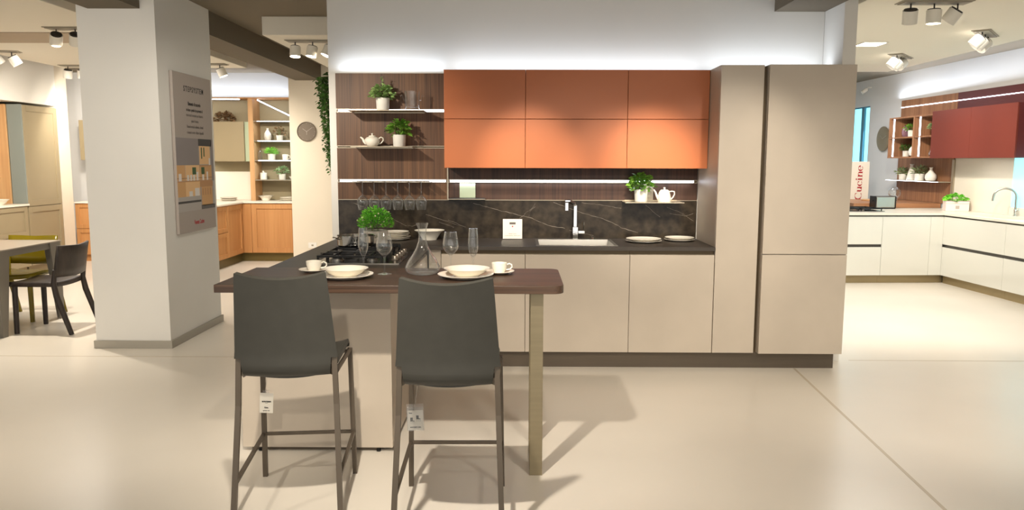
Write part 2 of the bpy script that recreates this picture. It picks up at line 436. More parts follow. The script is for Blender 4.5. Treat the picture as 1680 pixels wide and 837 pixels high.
# marble splashback, veins inlaid
b = B(); b.box(-1.418, 1.388, PY, WY-.001, .8885, 1.185)
b.mi = 1
def sp(px, py): return (-1.418+(px-555)*2.791/585, 1.18-(py-329-(px-555)*.0060)/210.6)
rv = random.Random(3)
VE = [[(777,334),(816,345),(851,353.5),(868,357),(884,364.5),(901,371),(928,376)],
 [(909,333),(934,342.6),(961,352),(983,358),(1005,366),(1021,375.4),(1048,383.6)],
 [(879,334),(873,344),(864,349),(860,355),(853,359)],[(720,364.5),(745,374)],[(735,361),(760,372)],
 [(579,333),(592,338),(606,343.4),(616,347.4)],[(638,358),(650,363),(667,371.5)],[(668,371),(677,371.8),(684,369)],
 [(699,352),(718,359),(740,366),(765,374)],[(1060,338.5),(1084,357.6)],[(1095,341),(1118,351),(1139,364.5)],[(955,334),(985,337),(1020,343)],
 [(935,379),(975,388)],[(868,357),(870,348),(879,340)],[(1100,352),(1125,356),(1138,352)]]
for q, ln in enumerate(VE):
    P = []
    for i in range(len(ln)-1):
        n = max(2, int(abs(ln[i+1][0]-ln[i][0])/5))
        for k in range(n):
            a = k/n; P.append((ln[i][0]*(1-a)+ln[i+1][0]*a+rv.uniform(-.5,.5), ln[i][1]*(1-a)+ln[i+1][1]*a+rv.uniform(-.6,.6)))
    P.append(ln[-1]); pr = None
    big = q in (0, 1)
    for i, p in enumerate(P):
        x, z = sp(*p); w = rv.uniform(.0003, .0011)*(1.5 if big else 1)
        cur = [(x, PY-.0004, z-w), (x, PY-.0004, z+w)]
        if pr: b.quad([pr[0], cur[0], cur[1], pr[1]])
        pr = cur
tag(b.build('splashback', [M_MARBLE, M_VEIN]), 'black veined marble splashback behind the worktop', 'splashback')
# worktop (one continuous L) with the sink opening
b = B()
SX0, SX1, SY0, SY1 = .135, .70, 5.53, 5.965
WF = F-.02
for q in ((-1.418, -.645, 3.81, WF), (-1.418, SX0, WF, WY-.001), (SX1, 1.390, WF, WY-.001), (SX0, SX1, WF, SY0), (SX0, SX1, SY1, WY-.001)):
    b.box(q[0], q[1], q[2], q[3], .8631, .888)
tag(b.build('worktop', M_COUNTER), 'dark grey L-shaped stone worktop of the main kitchen and its peninsula', 'worktop')
# peninsula
t = thing('peninsula_cabinet', 'greige peninsula cabinet block under the gas hob, behind the bar stools', 'kitchen cabinet', (-1.03, 4.6, 0))
b = B(); b.box(-1.418, -.645, 3.83, 3.856, .022, .862, bev=.002); b.build('end_panel', M_TAUPE, t)
b = B(); b.box(-1.416, -.667, 3.857, 6.05, .121, .833); b.build('body', M_TAUPE, t)
b = B(); b.box(-1.38, -.72, 3.857, F+.04, .0, .12); b.build('base', M_PLINTH, t)
b = B(); b.box(-.69, -.668, 3.857, F, .8345, .862); b.build('grip_channel', M_CHANNEL, t)
b = B(); b.box(-.665, -.646, 3.858, 4.42, .022, .833, bev=.001); b.build('side_panel', M_TAUPE, t)
for z0, z1 in ((.121, .475), (.479, .833)):
    b = B(); b.box(-.665, -.646, 4.424, 5.40, z0, z1, bev=.001); b.build('drawer', M_TAUPE, t)
for x in (-1.33, -.72):
    b = B(); b.lathe([(0,0),(.012,0),(.012,.008),(.006,.01),(.006,.0218),(0,.0218)], 16, T((x, 3.843, 0))); b.build('foot', M_BLACK, t)
b = B(); b.box(-.643, -.557, F+.022, 6.05, .121, .862); tag(b.build('corner_filler', M_TAUPE), 'narrow greige filler strip in the inner corner beside the peninsula drawers', 'filler panel')
# walnut table board on the peninsula with its leg
t = thing('breakfast_bar', 'dark walnut breakfast bar top with one flat bronze leg, joined to the peninsula', 'bar table', (-.59, 3.77, 0))
R1 = .05; P = [(-1.394, 4.055), (-1.394, 3.475)]
for cx, cy, a0 in ((.207-R1, 3.475+R1, -90), (.207-R1, 4.055-R1, 0)):
    for k in range(9):
        a = math.radians(a0+90*k/8); P.append((cx+R1*math.cos(a), cy+R1*math.sin(a)))
b = B(); b.prism(P[::-1] if False else P, .8885, .926, bev=.003); b.build('tabletop', M_TABLE, t)
b = B(); b.box(.055, .115, 3.54, 3.56, .0, .883, bev=.0015); b.box(.0555, .1145, 3.56, 4.0, .0, .012, bev=.0015); b.box(.0555, .1145, 3.98, 4.0, .012, .883, bev=.0015)
b.box(.0555, .1145, 3.56, 3.98, .871, .883, bev=.0015)
b.build('leg', M_LEG, t)
b = B(); b.box(.05, .12, 3.536, 4.004, .8832, .8882); b.build('mounting_plate', M_ALU, t)
# ------------------------------------------------------------------ shelves
def shelf(label, x0, x1, z, plate=None, zt=.006, m=None):
    t = thing('wall_shelf', label, 'shelf', ((x0+x1)/2, 5.96, z))
    b = B(); b.box(x0, x1, 5.86, PY-.007, z-zt, z, bev=.001); b.build('board', m or M_ALU, t)
    b = B(); b.box(x0+.02, x1-.02, PY-.007, PY-.0005, z-zt-.006, z+.01); b.build('bracket', M_ALU, t)
    if plate:
        b = B(); b.box(plate[0], plate[1], PY-.010, PY-.0072, z+.0005, z+.135, bev=.001); b.build('back_plate', M_BACKPL, t)
    return t
shelf('upper slim metal shelf on the walnut panel, carrying a plant and a glass bucket', -1.295, -.712, 1.868)
shelf('middle slim metal shelf on the walnut panel, carrying a teapot and a plant', -1.270, -.805, 1.597)
shelf('low metal shelf over the marble splashback at right, carrying a plant and a teapot', .805, 1.250, 1.183, plate=(.955, 1.045))
# glass rack
t = thing('glass_rack', 'slotted metal rack with six wine glasses hanging under it', 'glass rack', (-.98, 5.96, 1.33))
b = B(); gx = [-1.205+.0905*i for i in range(6)]
ed = [-1.29] + [v for g in gx for v in (g-.008, g+.008)] + [-.68]
for i in range(0, len(ed), 2): b.box(ed[i], ed[i+1], 5.90, 6.052, 1.3275, 1.3315)
b.box(-1.29, -.68, 6.0, 6.052, 1.3275, 1.3315)
b.build('rack_plate', M_ALU, t)
b = B(); b.box(-1.27, -.70, 6.0525, PY-.0065, 1.322, 1.337); b.build('bracket', M_ALU, t)
# little dark shelf with pale glass plate
t = thing('accessory_shelf', 'small black ledge with a pale green glass back plate, left under the light bar', 'shelf', (-.40, 6.0, 1.17))
b = B(); b.box(-.540, -.262, 5.94, 6.05, 1.1905, 1.206, bev=.002); b.build('ledge', M_BLACK, t)
b = B(); b.box(-.543, -.259, 5.936, 5.9395, 1.196, 1.201); b.build('front_rail', M_ALU, t)
b = B(); b.box(-.464, -.341, 6.044, 6.0535, 1.2065, 1.322, bev=.001); b.build('back_plate', M_GREENPL, t)
# ------------------------------------------------------------------ sink, tap, hob
t = thing('sink', 'stainless steel inset sink in the dark worktop', 'sink', (.42, 5.75, .888))
b = B()
w = .022
for q in ((SX0-.012, SX1+.012, SY0-.012, SY0+w-.01), (SX0-.012, SX1+.012, SY1-w+.01, SY1+.012), (SX0-.012, SX0+w-.01, SY0+.012, SY1-.012), (SX1-w+.01, SX1+.012, SY0+.012, SY1-.012)):
    b.box(*q, .8882, .8905, bev=.0006)
b.build('rim', M_STEEL, t)
b = B(); x0, x1, y0, y1, zt, zb = SX0+.012, SX1-.012, SY0+.012, SY1-.012, .8895, .72
A = [(x0,y0,zt),(x1,y0,zt),(x1,y1,zt),(x0,y1,zt)]; e = .018; C2 = [(x0+e,y0+e,zb),(x1-e,y0+e,zb),(x1-e,y1-e,zb),(x0+e,y1-e,zb)]
for i in range(4): b.quad([A[i], A[(i+1)%4], C2[(i+1)%4], C2[i]][::-1])
b.quad(C2); b.build('basin', M_STEEL, t, solid=.002)
b = B(); b.lathe([(0,0),(.04,0),(.042,.003),(.03,.004),(.028,.001),(0,.001)], 24, T((.42, 5.75, .722))); b.build('drain', M_CHROME, t)
b = B(); b.lathe([(0,0),(.018,0),(.018,.006),(.013,.012),(.013,.02),(0,.02)], 20, T((.575, 5.995, .8882))); b.build('drain_knob', M_CHROME, t)
t = thing('kitchen_faucet', 'square chrome kitchen faucet with an angled spout, behind the sink', 'faucet', (.44, 6.01, .888))
b = B(); b.box(.418, .458, 5.992, 6.028, .8885, .925, bev=.003); b.box(.416, .460, 5.988, 6.030, .925, .985, bev=.003); b.build('body', M_CHROME, t)
b = B(); b.tube([(.437, 6.01, .985), (.437, 6.01, 1.150), (.424, 6.0, 1.168), (.375, 5.93, 1.19)], .0115, square=True)
b.box(.349, .391, 5.875, 5.935, 1.183, 1.20, bev=.003, M=None); b.build('spout', M_CHROME, t)
b = B(); b.box(.349, .377, 5.872, 5.895, 1.115, 1.182, bev=.004); b.build('aerator', M_CHROME, t)
b = B(); b.box(.460, .512, 5.994, 6.018, .932, .955, bev=.003); b.tube([(.504, 6.006, .955), (.504, 6.0, 1.02)], .004, 8); b.build('lever', M_CHROME, t)
# hob
HX0, HX1, HY0, HY1 = -1.20, -.70, 4.47, 5.20
t = thing('gas_hob', 'black and steel five-burner gas hob set in the peninsula worktop', 'gas hob', (-.95, 4.83, .888))
b = B(); b.box(HX0, HX1, HY0, HY1, .8885, .8945, bev=.002); b.build('hob_plate', M_HOB, t)
b = B(); b.box(HX0, HX1, HY0-.003, HY0-.0005, .8885, .8955); b.build('front_trim', M_STEEL, t)
burn = [(-1.09, 4.60, .034), (-.88, 4.60, .026), (-1.0, 4.835, .045), (-1.09, 5.06, .034), (-.88, 5.06, .03)]
for x, y, r in burn:
    b = B(); b.lathe([(0,0),(r*1.25,0),(r*1.25,.006),(r,.008),(r,.014),(0,.014)], 28, T((x, y, .8946))); o = b.build('burner', M_STEEL, t, smooth=True)
    b = B(); b.lathe([(0,0),(r*.85,0),(r*.85,.006),(r*.6,.009),(0,.009)], 28, T((x, y, .9088))); b.build('burner_cap', M_IRON, o, smooth=True)
for (y0, y1) in ((4.49, 4.715), (4.722, 4.948), (4.955, 5.18)):
    b = B(); gx0, gx1, gz = -1.185, -.80, .937; h = .0065
    for y in (y0+h, y1-h): b.box(gx0, gx1, y-h, y+h, gz-.012, gz)
    for x in (gx0+h, gx1-h): b.box(x-h, x+h, y0, y1, gz-.012, gz)
    for x in (gx0+h, gx1-h):
        for y in (y0+h, y1-h): b.box(x-h, x+h, y-h, y+h, .8946, gz)
    ym = (y0+y1)/2
    cs = [-1.0] if y0 == 4.722 else [-1.09, -.88]
    for cx in cs:
        for dx, dy in ((1,0),(-1,0),(0,1),(0,-1)):
            if dx: b.box(*sorted((cx+dx*.022, cx+dx*.10)), ym-.005, ym+.005, gz-.014, gz+.003)
            else: b.box(cx-.005, cx+.005, *sorted((ym+dy*.022, ym+dy*.1)), gz-.014, gz+.003)
    b.build('pan_support', M_IRON, t)
for k in range(5):
    b = B(); b.lathe([(0,0),(.021,0),(.0215,.004),(.018,.006),(.017,.026),(.0155,.028),(0,.028)], 24, T((-.748, 4.62+.095*k, .8946))); o = b.build('knob', M_KNOB, t, smooth=True)
# ================================================================== TABLEWARE AND PLANTS
def glass_lathe(name, outer, th, M=None, n=40, parent=None, m=None, world=False):
    """outer profile from the base centre up to the rim; the inside follows it th thinner"""
    b = B(); b.lathe(outer, n, M, close=False)
    return b.build(name, m or M_GLASS, parent, smooth=True, world=world, origin=(0,0,0) if not world else None, angle=50)
def wine_profile(H, foot, bowl_r, bowl_h, rim_r, th=.0012):
    zb = H-bowl_h
    o = [(0,0),(foot,0),(foot,.0012),(foot*.5,.004),(.0045,.010),(.0036,.03),(.0036,zb-.015),(.006,zb-.004)]
    outer = []; N = 12
    for k in range(N+1):
        a = k/N
        if a < .42: q = a/.42; r = .006+(bowl_r-.006)*math.sin(q*PI/2)**.9
        else: q = (a-.42)/.58; r = bowl_r+(rim_r-bowl_r)*(q**1.4)
        outer.append((r, zb+bowl_h*a))
    inner = [(max(r-th, 0), z+(.003 if i == 0 else 0)) for i, (r, z) in enumerate(outer)][::-1]
    inner[-1] = (0, zb+.004)
    return o+outer+inner
def wineglass(label, loc, prof, group):
    t = thing('wine_glass', label, 'glass', loc, 0, group)
    glass_lathe('glass_body', prof, 0, parent=t); return t
WP = wine_profile(.208, .036, .0405, .118, .030)
FP = wine_profile(.225, .033, .0265, .150, .0215)
HP = wine_profile(.218, .036, .043, .112, .034)
TZ = .9262
wineglass('wine glass on the walnut bar between the two place settings, left of the decanter', (-.672, 3.83, TZ), WP, 'wine glasses on the bar')
wineglass('wine glass on the walnut bar immediately right of the decanter', (-.345, 3.885, TZ), WP, 'wine glasses on the bar')
def flute(label, loc):
    t = thing('champagne_flute', label, 'glass', loc, 0, 'champagne flutes on the bar'); glass_lathe('glass_body', FP, 0, parent=t)
flute('tall narrow champagne flute behind the left place setting', (-.797, 3.93, TZ))
flute('tall narrow champagne flute behind the right place setting', (-.232, 3.90, TZ))
ORD = ('leftmost', 'second from left', 'third from left', 'third from right', 'second from right', 'rightmost')
for i, g in enumerate(gx_ for gx_ in [-1.205+.0905*i for i in range(6)]):
    t = thing('wine_glass', 'upside-down wine glass hanging from the rack, %s of the six' % ORD[i], 'glass', (g, 5.955, 1.1152), 0, 'wine glasses hanging from the rack')
    b = B(); b.lathe([(r, .218-z) for r, z in HP], 36); b.build('glass_body', M_GLASS, t, smooth=True, world=False, angle=50)
# decanter
t = thing('decanter', 'clear glass wine decanter with broad base and narrow neck', 'decanter', (-.482, 3.84, TZ))
o = [(0,0),(.060,0),(.078,.008),(.087,.024),(.086,.040),(.072,.068),(.050,.100),(.032,.132),(.0205,.165),(.0185,.195),(.022,.228),(.0305,.256)]
i_ = [(.0293,.256),(.0205,.228),(.0167,.195),(.0187,.165),(.0300,.132),(.048,.100),(.070,.068),(.0838,.040),(.0848,.024),(.0755,.011),(.058,.004),(0,.004)]
glass_lathe('glass_body', o+i_, 0, parent=t, n=56)
# ice bucket
t = thing('ice_bucket', 'clear glass ice bucket with two curled handles on the upper shelf', 'ice bucket', (-.812, 5.955, 1.8685))
o = [(0,0),(.050,0),(.053,.006),(.056,.03),(.054,.06),(.057,.145)]; i_ = [(.0545,.145),(.0515,.06),(.0515,.034),(.045,.026),(0,.024)]
glass_lathe('glass_body', o+i_, 0, parent=t, n=40)
for s in (-1, 1):
    b = B(); b.tube([(s*.052,0,.065),(s*.068,0,.085),(s*.072,0,.108),(s*.080,0,.118),(s*.088,0,.112),(s*.086,0,.104)], .0045, 8); b.build('handle', M_GLASS, t, smooth=True, world=False)

def plate_prof(R, h=.018): return [(0,.002),(R*.55,.002),(R*.62,0),(R*.66,.001),(R*.7,.004),(R,h),(R,h+.0022),(R*.72,.0085),(R*.62,.006),(0,.006)]
def bowl_prof(R, h): return [(0,.002),(R*.45,.002),(R*.46,0),(R*.52,0),(R*.54,.005),(R*.74,h*.45),(R*.86,h*.80),(R,h*.985),(R,h),(R*.83,h*.87),(R*.7,h*.5),(R*.5,.010),(0,.008)]
def deep_prof(R, h): return [(0,.002),(R*.42,.002),(R*.43,0),(R*.48,0),(R*.50,.008),(R*.62,h*.4),(R*.80,h*.8),(R,h*.97),(R,h),(R*.78,h*.86),(R*.58,h*.42),(R*.44,.012),(0,.010)]
def dish(name, label, cat, loc, prof, m=None, group=None, n=48):
    b = B(); b.lathe(prof, n, T(loc)); o = b.build(name, m or M_CER, smooth=True, origin=loc, angle=45)
    return tag(o, label, cat, group)
dish('dinner_plate', 'cream dinner plate under the bowl, left place setting on the bar', 'plate', (-.842, 3.705, TZ), plate_prof(.136))
dish('soup_bowl', 'shallow cream bowl on the dinner plate, left place setting', 'bowl', (-.842, 3.715, TZ+.0063), bowl_prof(.110, .040))
dish('dinner_plate', 'cream dinner plate under the bowl, right place setting on the bar', 'plate', (-.258, 3.725, TZ), plate_prof(.136))
dish('soup_bowl', 'shallow cream bowl on the dinner plate, right place setting', 'bowl', (-.254, 3.735, TZ+.0063), bowl_prof(.113, .040))
def cup(label, sl, loc, rot=0):
    dish('saucer', sl, 'saucer', loc, [(0,.002),(.035,.002),(.037,0),(.042,.001),(.076,.014),(.076,.016),(.04,.006),(0,.005)])
    t = thing('coffee_cup', label, 'cup', (loc[0], loc[1], loc[2]+.0056), rot)
    b = B(); b.lathe([(0,0),(.026,0),(.028,.004),(.032,.014),(.038,.03),(.0395,.05),(.038,.0505),(.0362,.03),(.030,.014),(.02,.006),(0,.005)], 36); b.build('cup_body', M_CER, t, smooth=True, world=False)
    b = B(); b.tube([(.036,0,.040),(.050,0,.046),(.062,0,.040),(.064,0,.028),(.054,0,.018),(.034,0,.014)], .0038, 8); b.build('handle', M_CER, t, smooth=True, world=False)
cup('white coffee cup at the left place setting, behind the left bar stool', 'white saucer under the cup at the left place setting', (-1.045, 3.90, TZ), .1)
cup('white coffee cup at the right place setting, near the bar end', 'white saucer under the cup at the right place setting', (-.098, 3.86, TZ), .05)
CZ = .8882
for k in range(5):
    dish('dinner_plate', 'white plate in the stack between the plant and the bowl, %s of five' % ('bottom','second from bottom','middle','second from top','top')[k], 'plate', (-.955+(.006 if k % 2 else 0), 5.905, CZ+.0125*k), plate_prof(.118 if k < 2 else .110, .014), group='plates stacked behind the hob')
dish('serving_bowl', 'large white bowl on the worktop beside the stack of plates', 'bowl', (-.688, 5.925, CZ), deep_prof(.115, .075))
for (x, y, r, nm) in ((.938, 5.80, .135, 'left pair near the sink'), (1.228, 5.90, .115, 'right pair near the tall cabinet')):
    for k in range(2):
        dish('dinner_plate', '%s white plate of the %s' % (('lower', 'upper')[k], nm), 'plate', (x, y, CZ+.0135*k), plate_prof(r-.004*k, .014), group='plates at the right of the sink')
# info card
t = thing('info_card', 'small white counter card in a clear stand left of the sink', 'sign', (-.05, 6.0, CZ))
CM = T((-.050, 5.985, CZ+.004)) @ Rx(-.12)
b = B(); b.box(-.075, .075, 0, .004, 0, .152, M=CM); b.build('card', M_PAPER, t)
b = B(); b.box(-.077, .077, .0045, .007, -.001, .154, M=CM); b.box(-.077, .077, -.02, .03, -.004, -.001, M=T((-.05, 5.985, CZ+.0045))); b.build('holder', M_BLACK, t)
b = B(); b.box(-.024, .024, -.001, 0, .110, .127, M=CM); b.mi = 1; b.box(-.005, .005, -.001, 0, .090, .10, M=CM)
b.text('Veneta Cucine', .012, CM @ T((0,-.0006,.038)) @ FRONT, sx=.85); b.mi = 2
b.text('CUCINE MODERNE - VENETACUCINE', .0085, CM @ T((0,-.0006,.023)) @ FRONT, sx=.86)
b.build('print', [M_INKG, M_REDINK, M_INK], t)

# teapots
def teapot(label, loc, rot, tall=False, m=None):
    t = thing('teapot', label, 'teapot', loc, rot)
    b = B()
    if not tall:
        b.lathe([(0,.002),(.030,0),(.036,.003),(.050,.018),(.0585,.038),(.056,.056),(.042,.070),(.026,.074),(0,.074)], 36)
        sp = [(-.045,0,.025),(-.064,0,.040),(-.074,0,.060),(-.090,0,.072)]; rr = [.015,.010,.0075,.0055]
        hd = [(.050,0,.060),(.066,0,.072),(.082,0,.064),(.084,0,.048),(.072,0,.030),(.054,0,.020)]
        lz = .0742; lr = .030
    else:
        b.lathe([(0,.001),(.050,0),(.052,.004),(.051,.03),(.044,.065),(.036,.085),(0,.085)], 36)
        sp = [(-.044,0,.025),(-.058,0,.048),(-.068,0,.075),(-.082,0,.094)]; rr = [.012,.009,.007,.005]
        hd = [(.036,0,.078),(.058,0,.082),(.076,0,.078),(.078,0,.060),(.068,0,.038),(.050,0,.018)]
        lz = .0852; lr = .034
    b.build('pot_body', m or M_CER, t, smooth=True, world=False)
    b = B(); b.tube(sp, rr, 12); b.build('spout', m or M_CER, t, smooth=True, world=False)
    b = B(); b.tube(hd, .0048, 10); b.build('handle', m or M_CER, t, smooth=True, world=False)
    b = B(); b.lathe([(0,0),(lr,0),(lr*.8,.008),(.006,.011),(.005,.016),(.009,.020),(.006,.027),(0,.028)], 24, T((0,0,lz))); b.build('lid', m or M_CER, t, smooth=True, world=False)
teapot('round white teapot on the middle shelf of the walnut panel', (-1.120, 5.945, 1.5975), 0)
teapot('tapered white teapot on the low shelf over the splashback', (1.112, 5.945, 1.1835), 0, True)

# plants
def foliage(b, rx, ry, h, n, L, W, seed, z0=0, top=1.0, droop=.25, stems=True, spread=1.0):
    r = random.Random(seed)
    for k in range(n):
        a = r.uniform(0, 2*PI); q = math.sqrt(r.random()); z = r.random()**.8
        env = math.sin(min(1, .25+z*.95)*PI*.62+.35)
        x = rx*q*math.cos(a)*env*spread; y = ry*q*math.sin(a)*env*spread; zz = z0 + h*z*(1-.35*q*q)
        d = Vector((math.cos(a)*(.4+q), math.sin(a)*(.4+q), .5+z*.6-.5*q + r.uniform(-.3,.3)))
        l = L*r.uniform(.65, 1.15)
        b.leaf((x,y,zz), d, l, W*l/L, r.uniform(-.9,.9), .25, droop)
def potted(name, label, loc, pr, ph, leafm, args, potm=None, taper=.92, flowers=0, group=None, cat='potted plant', stripe=False, spike=False):
    t = thing(name, label, cat, loc, 0, group)
    b = B(); b.lathe([(0,0),(pr*taper*.94,0),(pr*taper,.004),(pr,ph),(pr-.004,ph),(pr-.006,ph-.012),(0,ph-.012)], 32); b.build('pot', potm or M_CERM, t, smooth=True, world=False)
    b = B(); b.lathe([(0,0),(pr-.007,0),(pr-.009,.003),(0,.006)], 20, T((0,0,ph-.0115))); b.build('soil', M_SOIL, t, world=False)
    b = B(); foliage(b, z0=ph+(.012 if flowers else -.005), **args)
    if spike:
        r = random.Random(5)
        for k in range(16): b.leaf((r.uniform(-.006,.006), r.uniform(-.006,.006), ph+args['h']*.8+k*.0048), (r.uniform(-1,1), r.uniform(-1,1), .5), .022, .014, 0, .2, .1)
    o = b.build('foliage', leafm, t, world=False)
    r = random.Random(9); b = B()
    for k in range(7):
        a = r.uniform(0, 2*PI); q = r.uniform(.2,.7); h = args['h']*r.uniform(.5,.85)
        b.tube([(pr*.3*math.cos(a), pr*.3*math.sin(a), ph-.004), (args['rx']*q*math.cos(a)*.6, args['ry']*q*math.sin(a)*.6, ph+h*.5), (args['rx']*q*math.cos(a), args['ry']*q*math.sin(a), ph+h)], .0012, 5)
    b.build('stems', M_STEM, t, world=False)
    if flowers:
        b = B()
        for k in range(flowers):
            a = r.uniform(0, 2*PI); q = r.uniform(.75, 1.1); z = r.random()
            c = (args['rx']*q*math.cos(a)*.95, args['ry']*q*math.sin(a)*.95, ph+args['h']*(.15+.75*z))
            b.ball(c, .006, 6)
        b.build('blossom', M_FLOWER, t, world=False)
    return t
potted('potted_plant', 'leafy mint plant in a white pot on the upper shelf', (-1.037, 5.955, 1.8685), .051, .094, M_LEAF1,
       dict(rx=.085, ry=.07, h=.105, n=240, L=.036, W=.026, seed=1), spike=True)
potted('potted_plant', 'dark green basil plant in a white pot on the middle shelf', (-.915, 5.955, 1.5975), .050, .090, M_LEAF2,
       dict(rx=.075, ry=.07, h=.115, n=150, L=.046, W=.034, seed=2))
potted('potted_plant', 'trailing green plant in a white pot on the low shelf at right', (.935, 5.955, 1.1835), .051, .094, M_LEAF2,
       dict(rx=.085, ry=.07, h=.125, n=150, L=.050, W=.044, seed=3))
potted('potted_plant', 'bright green bushy plant with cream blossoms behind the steel pan', (-1.005, 5.40, CZ), .085, .118, M_LEAF3,
       dict(rx=.125, ry=.11, h=.15, n=950, L=.024, W=.012, seed=4, droop=.0), potm=M_CERG, flowers=16)
# pan
PX, PYY = -1.065, 5.02
t = thing('saucepan', 'polished steel saucepan with loop handles on the rear of the hob', 'pan', (PX, PYY, .9405))
b = B(); b.lathe([(0,0),(.108,0),(.116,.006),(.118,.064),(.121,.066),(.121,.068),(.1155,.066),(.1135,.008),(0,.004)], 56); b.build('pan_body', M_PAN, t, smooth=True, world=False)
for a in (.5, PI+.5):
    b = B(); c, s_ = math.cos(a), math.sin(a)
    b.tube([(c*.1172-s_*.035, s_*.1172+c*.035, .048), (c*.140-s_*.032, s_*.140+c*.032, .056), (c*.150, s_*.150, .058), (c*.140+s_*.032, s_*.140-c*.032, .056), (c*.1172+s_*.035, s_*.1172-c*.035, .048)], .0045, 8)
    b.build('handle', M_CHROME, t, smooth=True, world=False)

# ================================================================== BAR STOOLS
def make_stool(label, loc, rot):
    t = thing('bar_stool', label, 'bar stool', loc, rot, 'bar stools at the walnut bar')
    # backrest: a padded sleeve over the two uprights with a tongue running down into the seat
    nx, prof = 16, [(1.055,-.305,.172),(1.02,-.298,.176),(.96,-.285,.181),(.88,-.268,.187),(.80,-.252,.193),(.73,-.240,.198),(.697,-.236,.202)]
    b = B(); bm = b.bm; rows = []
    for z, y, w in prof:
        row = []
        for i in range(nx+1):
            u = i/nx*2-1; bow = (1-u*u)
            dip = .022*(1-u*u) if z > 1.03 else (.010*(1-u*u) if z > 1.0 else 0)
            row.append(bm.verts.new((u*w, y-.034*bow, z-dip)))
        rows.append(row)
    for a in range(len(rows)-1):
        for i in range(nx): bm.faces.new((rows[a][i], rows[a][i+1], rows[a+1][i+1], rows[a+1][i]))
    rows = [rows[-1][1:nx]]
    for z, y, w in [(.675,-.2365,.200),(.655,-.234,.198),(.640,-.227,.196),(.630,-.214,.194),(.625,-.198,.192)]:
        rows.append([bm.verts.new(((i/nx*2-1)*w, y-.034*(1-(i/nx*2-1)**2), z)) for i in range(1, nx)])
    for a in range(len(rows)-1):
        for i in range(nx-2): bm.faces.new((rows[a][i], rows[a][i+1], rows[a+1][i+1], rows[a+1][i]))
    b.build('backrest', M_LEATHER, t, smooth=True, world=False, solid=.022, split=True)
    b = B(); bm = b.bm; rows = []
    for z, y, w, bw in [(.624,-.19,.168,.030),(.620,-.15,.175,.012),(.628,-.10,.186,.006),(.634,0,.19,.004),(.64,.10,.193,.004),(.645,.19,.195,.004),(.642,.225,.195,.004),(.628,.243,.195,.003),(.612,.245,.195,.003)]:
        row = []
        for i in range(nx+1):
            u = i/nx*2-1; bow = (1-u*u)
            if y < -.2: row.append(bm.verts.new((u*w, y-bw*bow, z)))
            else: row.append(bm.verts.new((u*w, y-(bw if y < -.15 else 0)*bow, z-.012*bow*(1 if -.2 < y < .2 else .4) + (.014*abs(u)**6))))
        rows.append(row)
    for a in range(len(rows)-1):
        for i in range(nx): bm.faces.new((rows[a][i], rows[a][i+1], rows[a+1][i+1], rows[a+1][i]))
    b.build('seat', M_LEATHER, t, smooth=True, world=False, solid=.016, split=True)
    for s in (-1, 1):
        b = B(); b.tube([(s*.190,-.232,.70),(s*.196,-.245,.50),(s*.214,-.335,0)], .0105, square=True); b.build('leg', M_STOOLF, t, world=False)
        b = B(); b.tube([(s*.200,.222,.618),(s*.210,.240,0)], .0105, square=True); b.build('leg', M_STOOLF, t, world=False)
        b = B(); b.tube([(s*.190,-.236,.66),(s*.175,-.222,.655),(s*.172,-.208,.625),(s*.185,-.18,.613),(s*.197,.225,.608)], .0095, square=True); b.build('seat_rail', M_STOOLF, t, world=False)
        b = B(); b.tube([(s*.205,-.300,.196),(s*.208,.22,.211)], .0075, square=True); b.build('side_stretcher', M_STOOLF, t, world=False)
    b = B(); b.box(-.207, .207, .226, .241, .203, .218, bev=.002); b.build('footrest', M_STOOLF, t, world=False)
    b = B(); b.box(-.192, .192, .212, .230, .598, .612, bev=.002); b.build('front_rail', M_STOOLF, t, world=False)
    return t
st = make_stool('left anthracite leather bar stool, turned slightly, with a white paper tag', (-.966, 3.296, 0), .103)
dup(st, (-.278, 3.178, 0), .017, 'right anthracite leather bar stool, with a tag showing two chairs')
# tags
t = thing('price_tag', 'white paper tag hanging under the left bar stool', 'tag', (-1.155, 3.43, .435))
TM = T((-1.155, 3.43, .385)) @ Rz(.1) @ Ry(.06)
b = B(); b.box(-.030, .030, 0, .001, -.047, .047, M=TM); b.build('card', M_PAPER, t)
b = B(); b.tube([(-1.158, 3.43, .431), (-1.150, 3.43, .50), (-1.158, 3.44, .596)], .001, 5); b.build('string', M_SLEEVE, t)
b = B(); b.box(-.018, .012, -.001, .002, .048, .060, M=TM); b.build('clip', M_SLEEVE, t)
b = B(); b.text('BONTEMPI', .0085, TM @ T((0,-.0006,.006)) @ FRONT, weight=.0004); b.box(-.006, .006, -.0006, 0, -.0005, .0007, M=TM @ T((0,0,0)))
b.text('Kate', .009, TM @ T((0,-.0006,-.022)) @ FRONT, weight=.0003); b.mi = 1; b.text('sgabello h65', .006, TM @ T((0,-.0006,-.036)) @ FRONT)
b.build('print', [M_INK, M_INKG], t)
t = thing('price_tag', 'clear sleeve tag with drawings of two chairs under the right bar stool', 'tag', (-.45, 3.27, .40))
TM = T((-.448, 3.255, .372)) @ Rz(.03) @ Ry(-.03)
b = B(); b.box(-.034, .034, 0, .001, -.048, .040, M=TM); b.build('card', M_PAPER, t)
b = B(); b.box(-.037, .037, -.0014, -.0008, -.051, .055, M=TM); b.box(-.037, .037, .0018, .0024, -.051, .068, M=TM); b.build('sleeve', M_SLEEVE, t)
b = B(); b.tube([(-.448, 3.256, .438), (-.44, 3.27, .52), (-.43, 3.29, .605)], .001, 5); b.build('string', M_SLEEVE, t)
b = B()
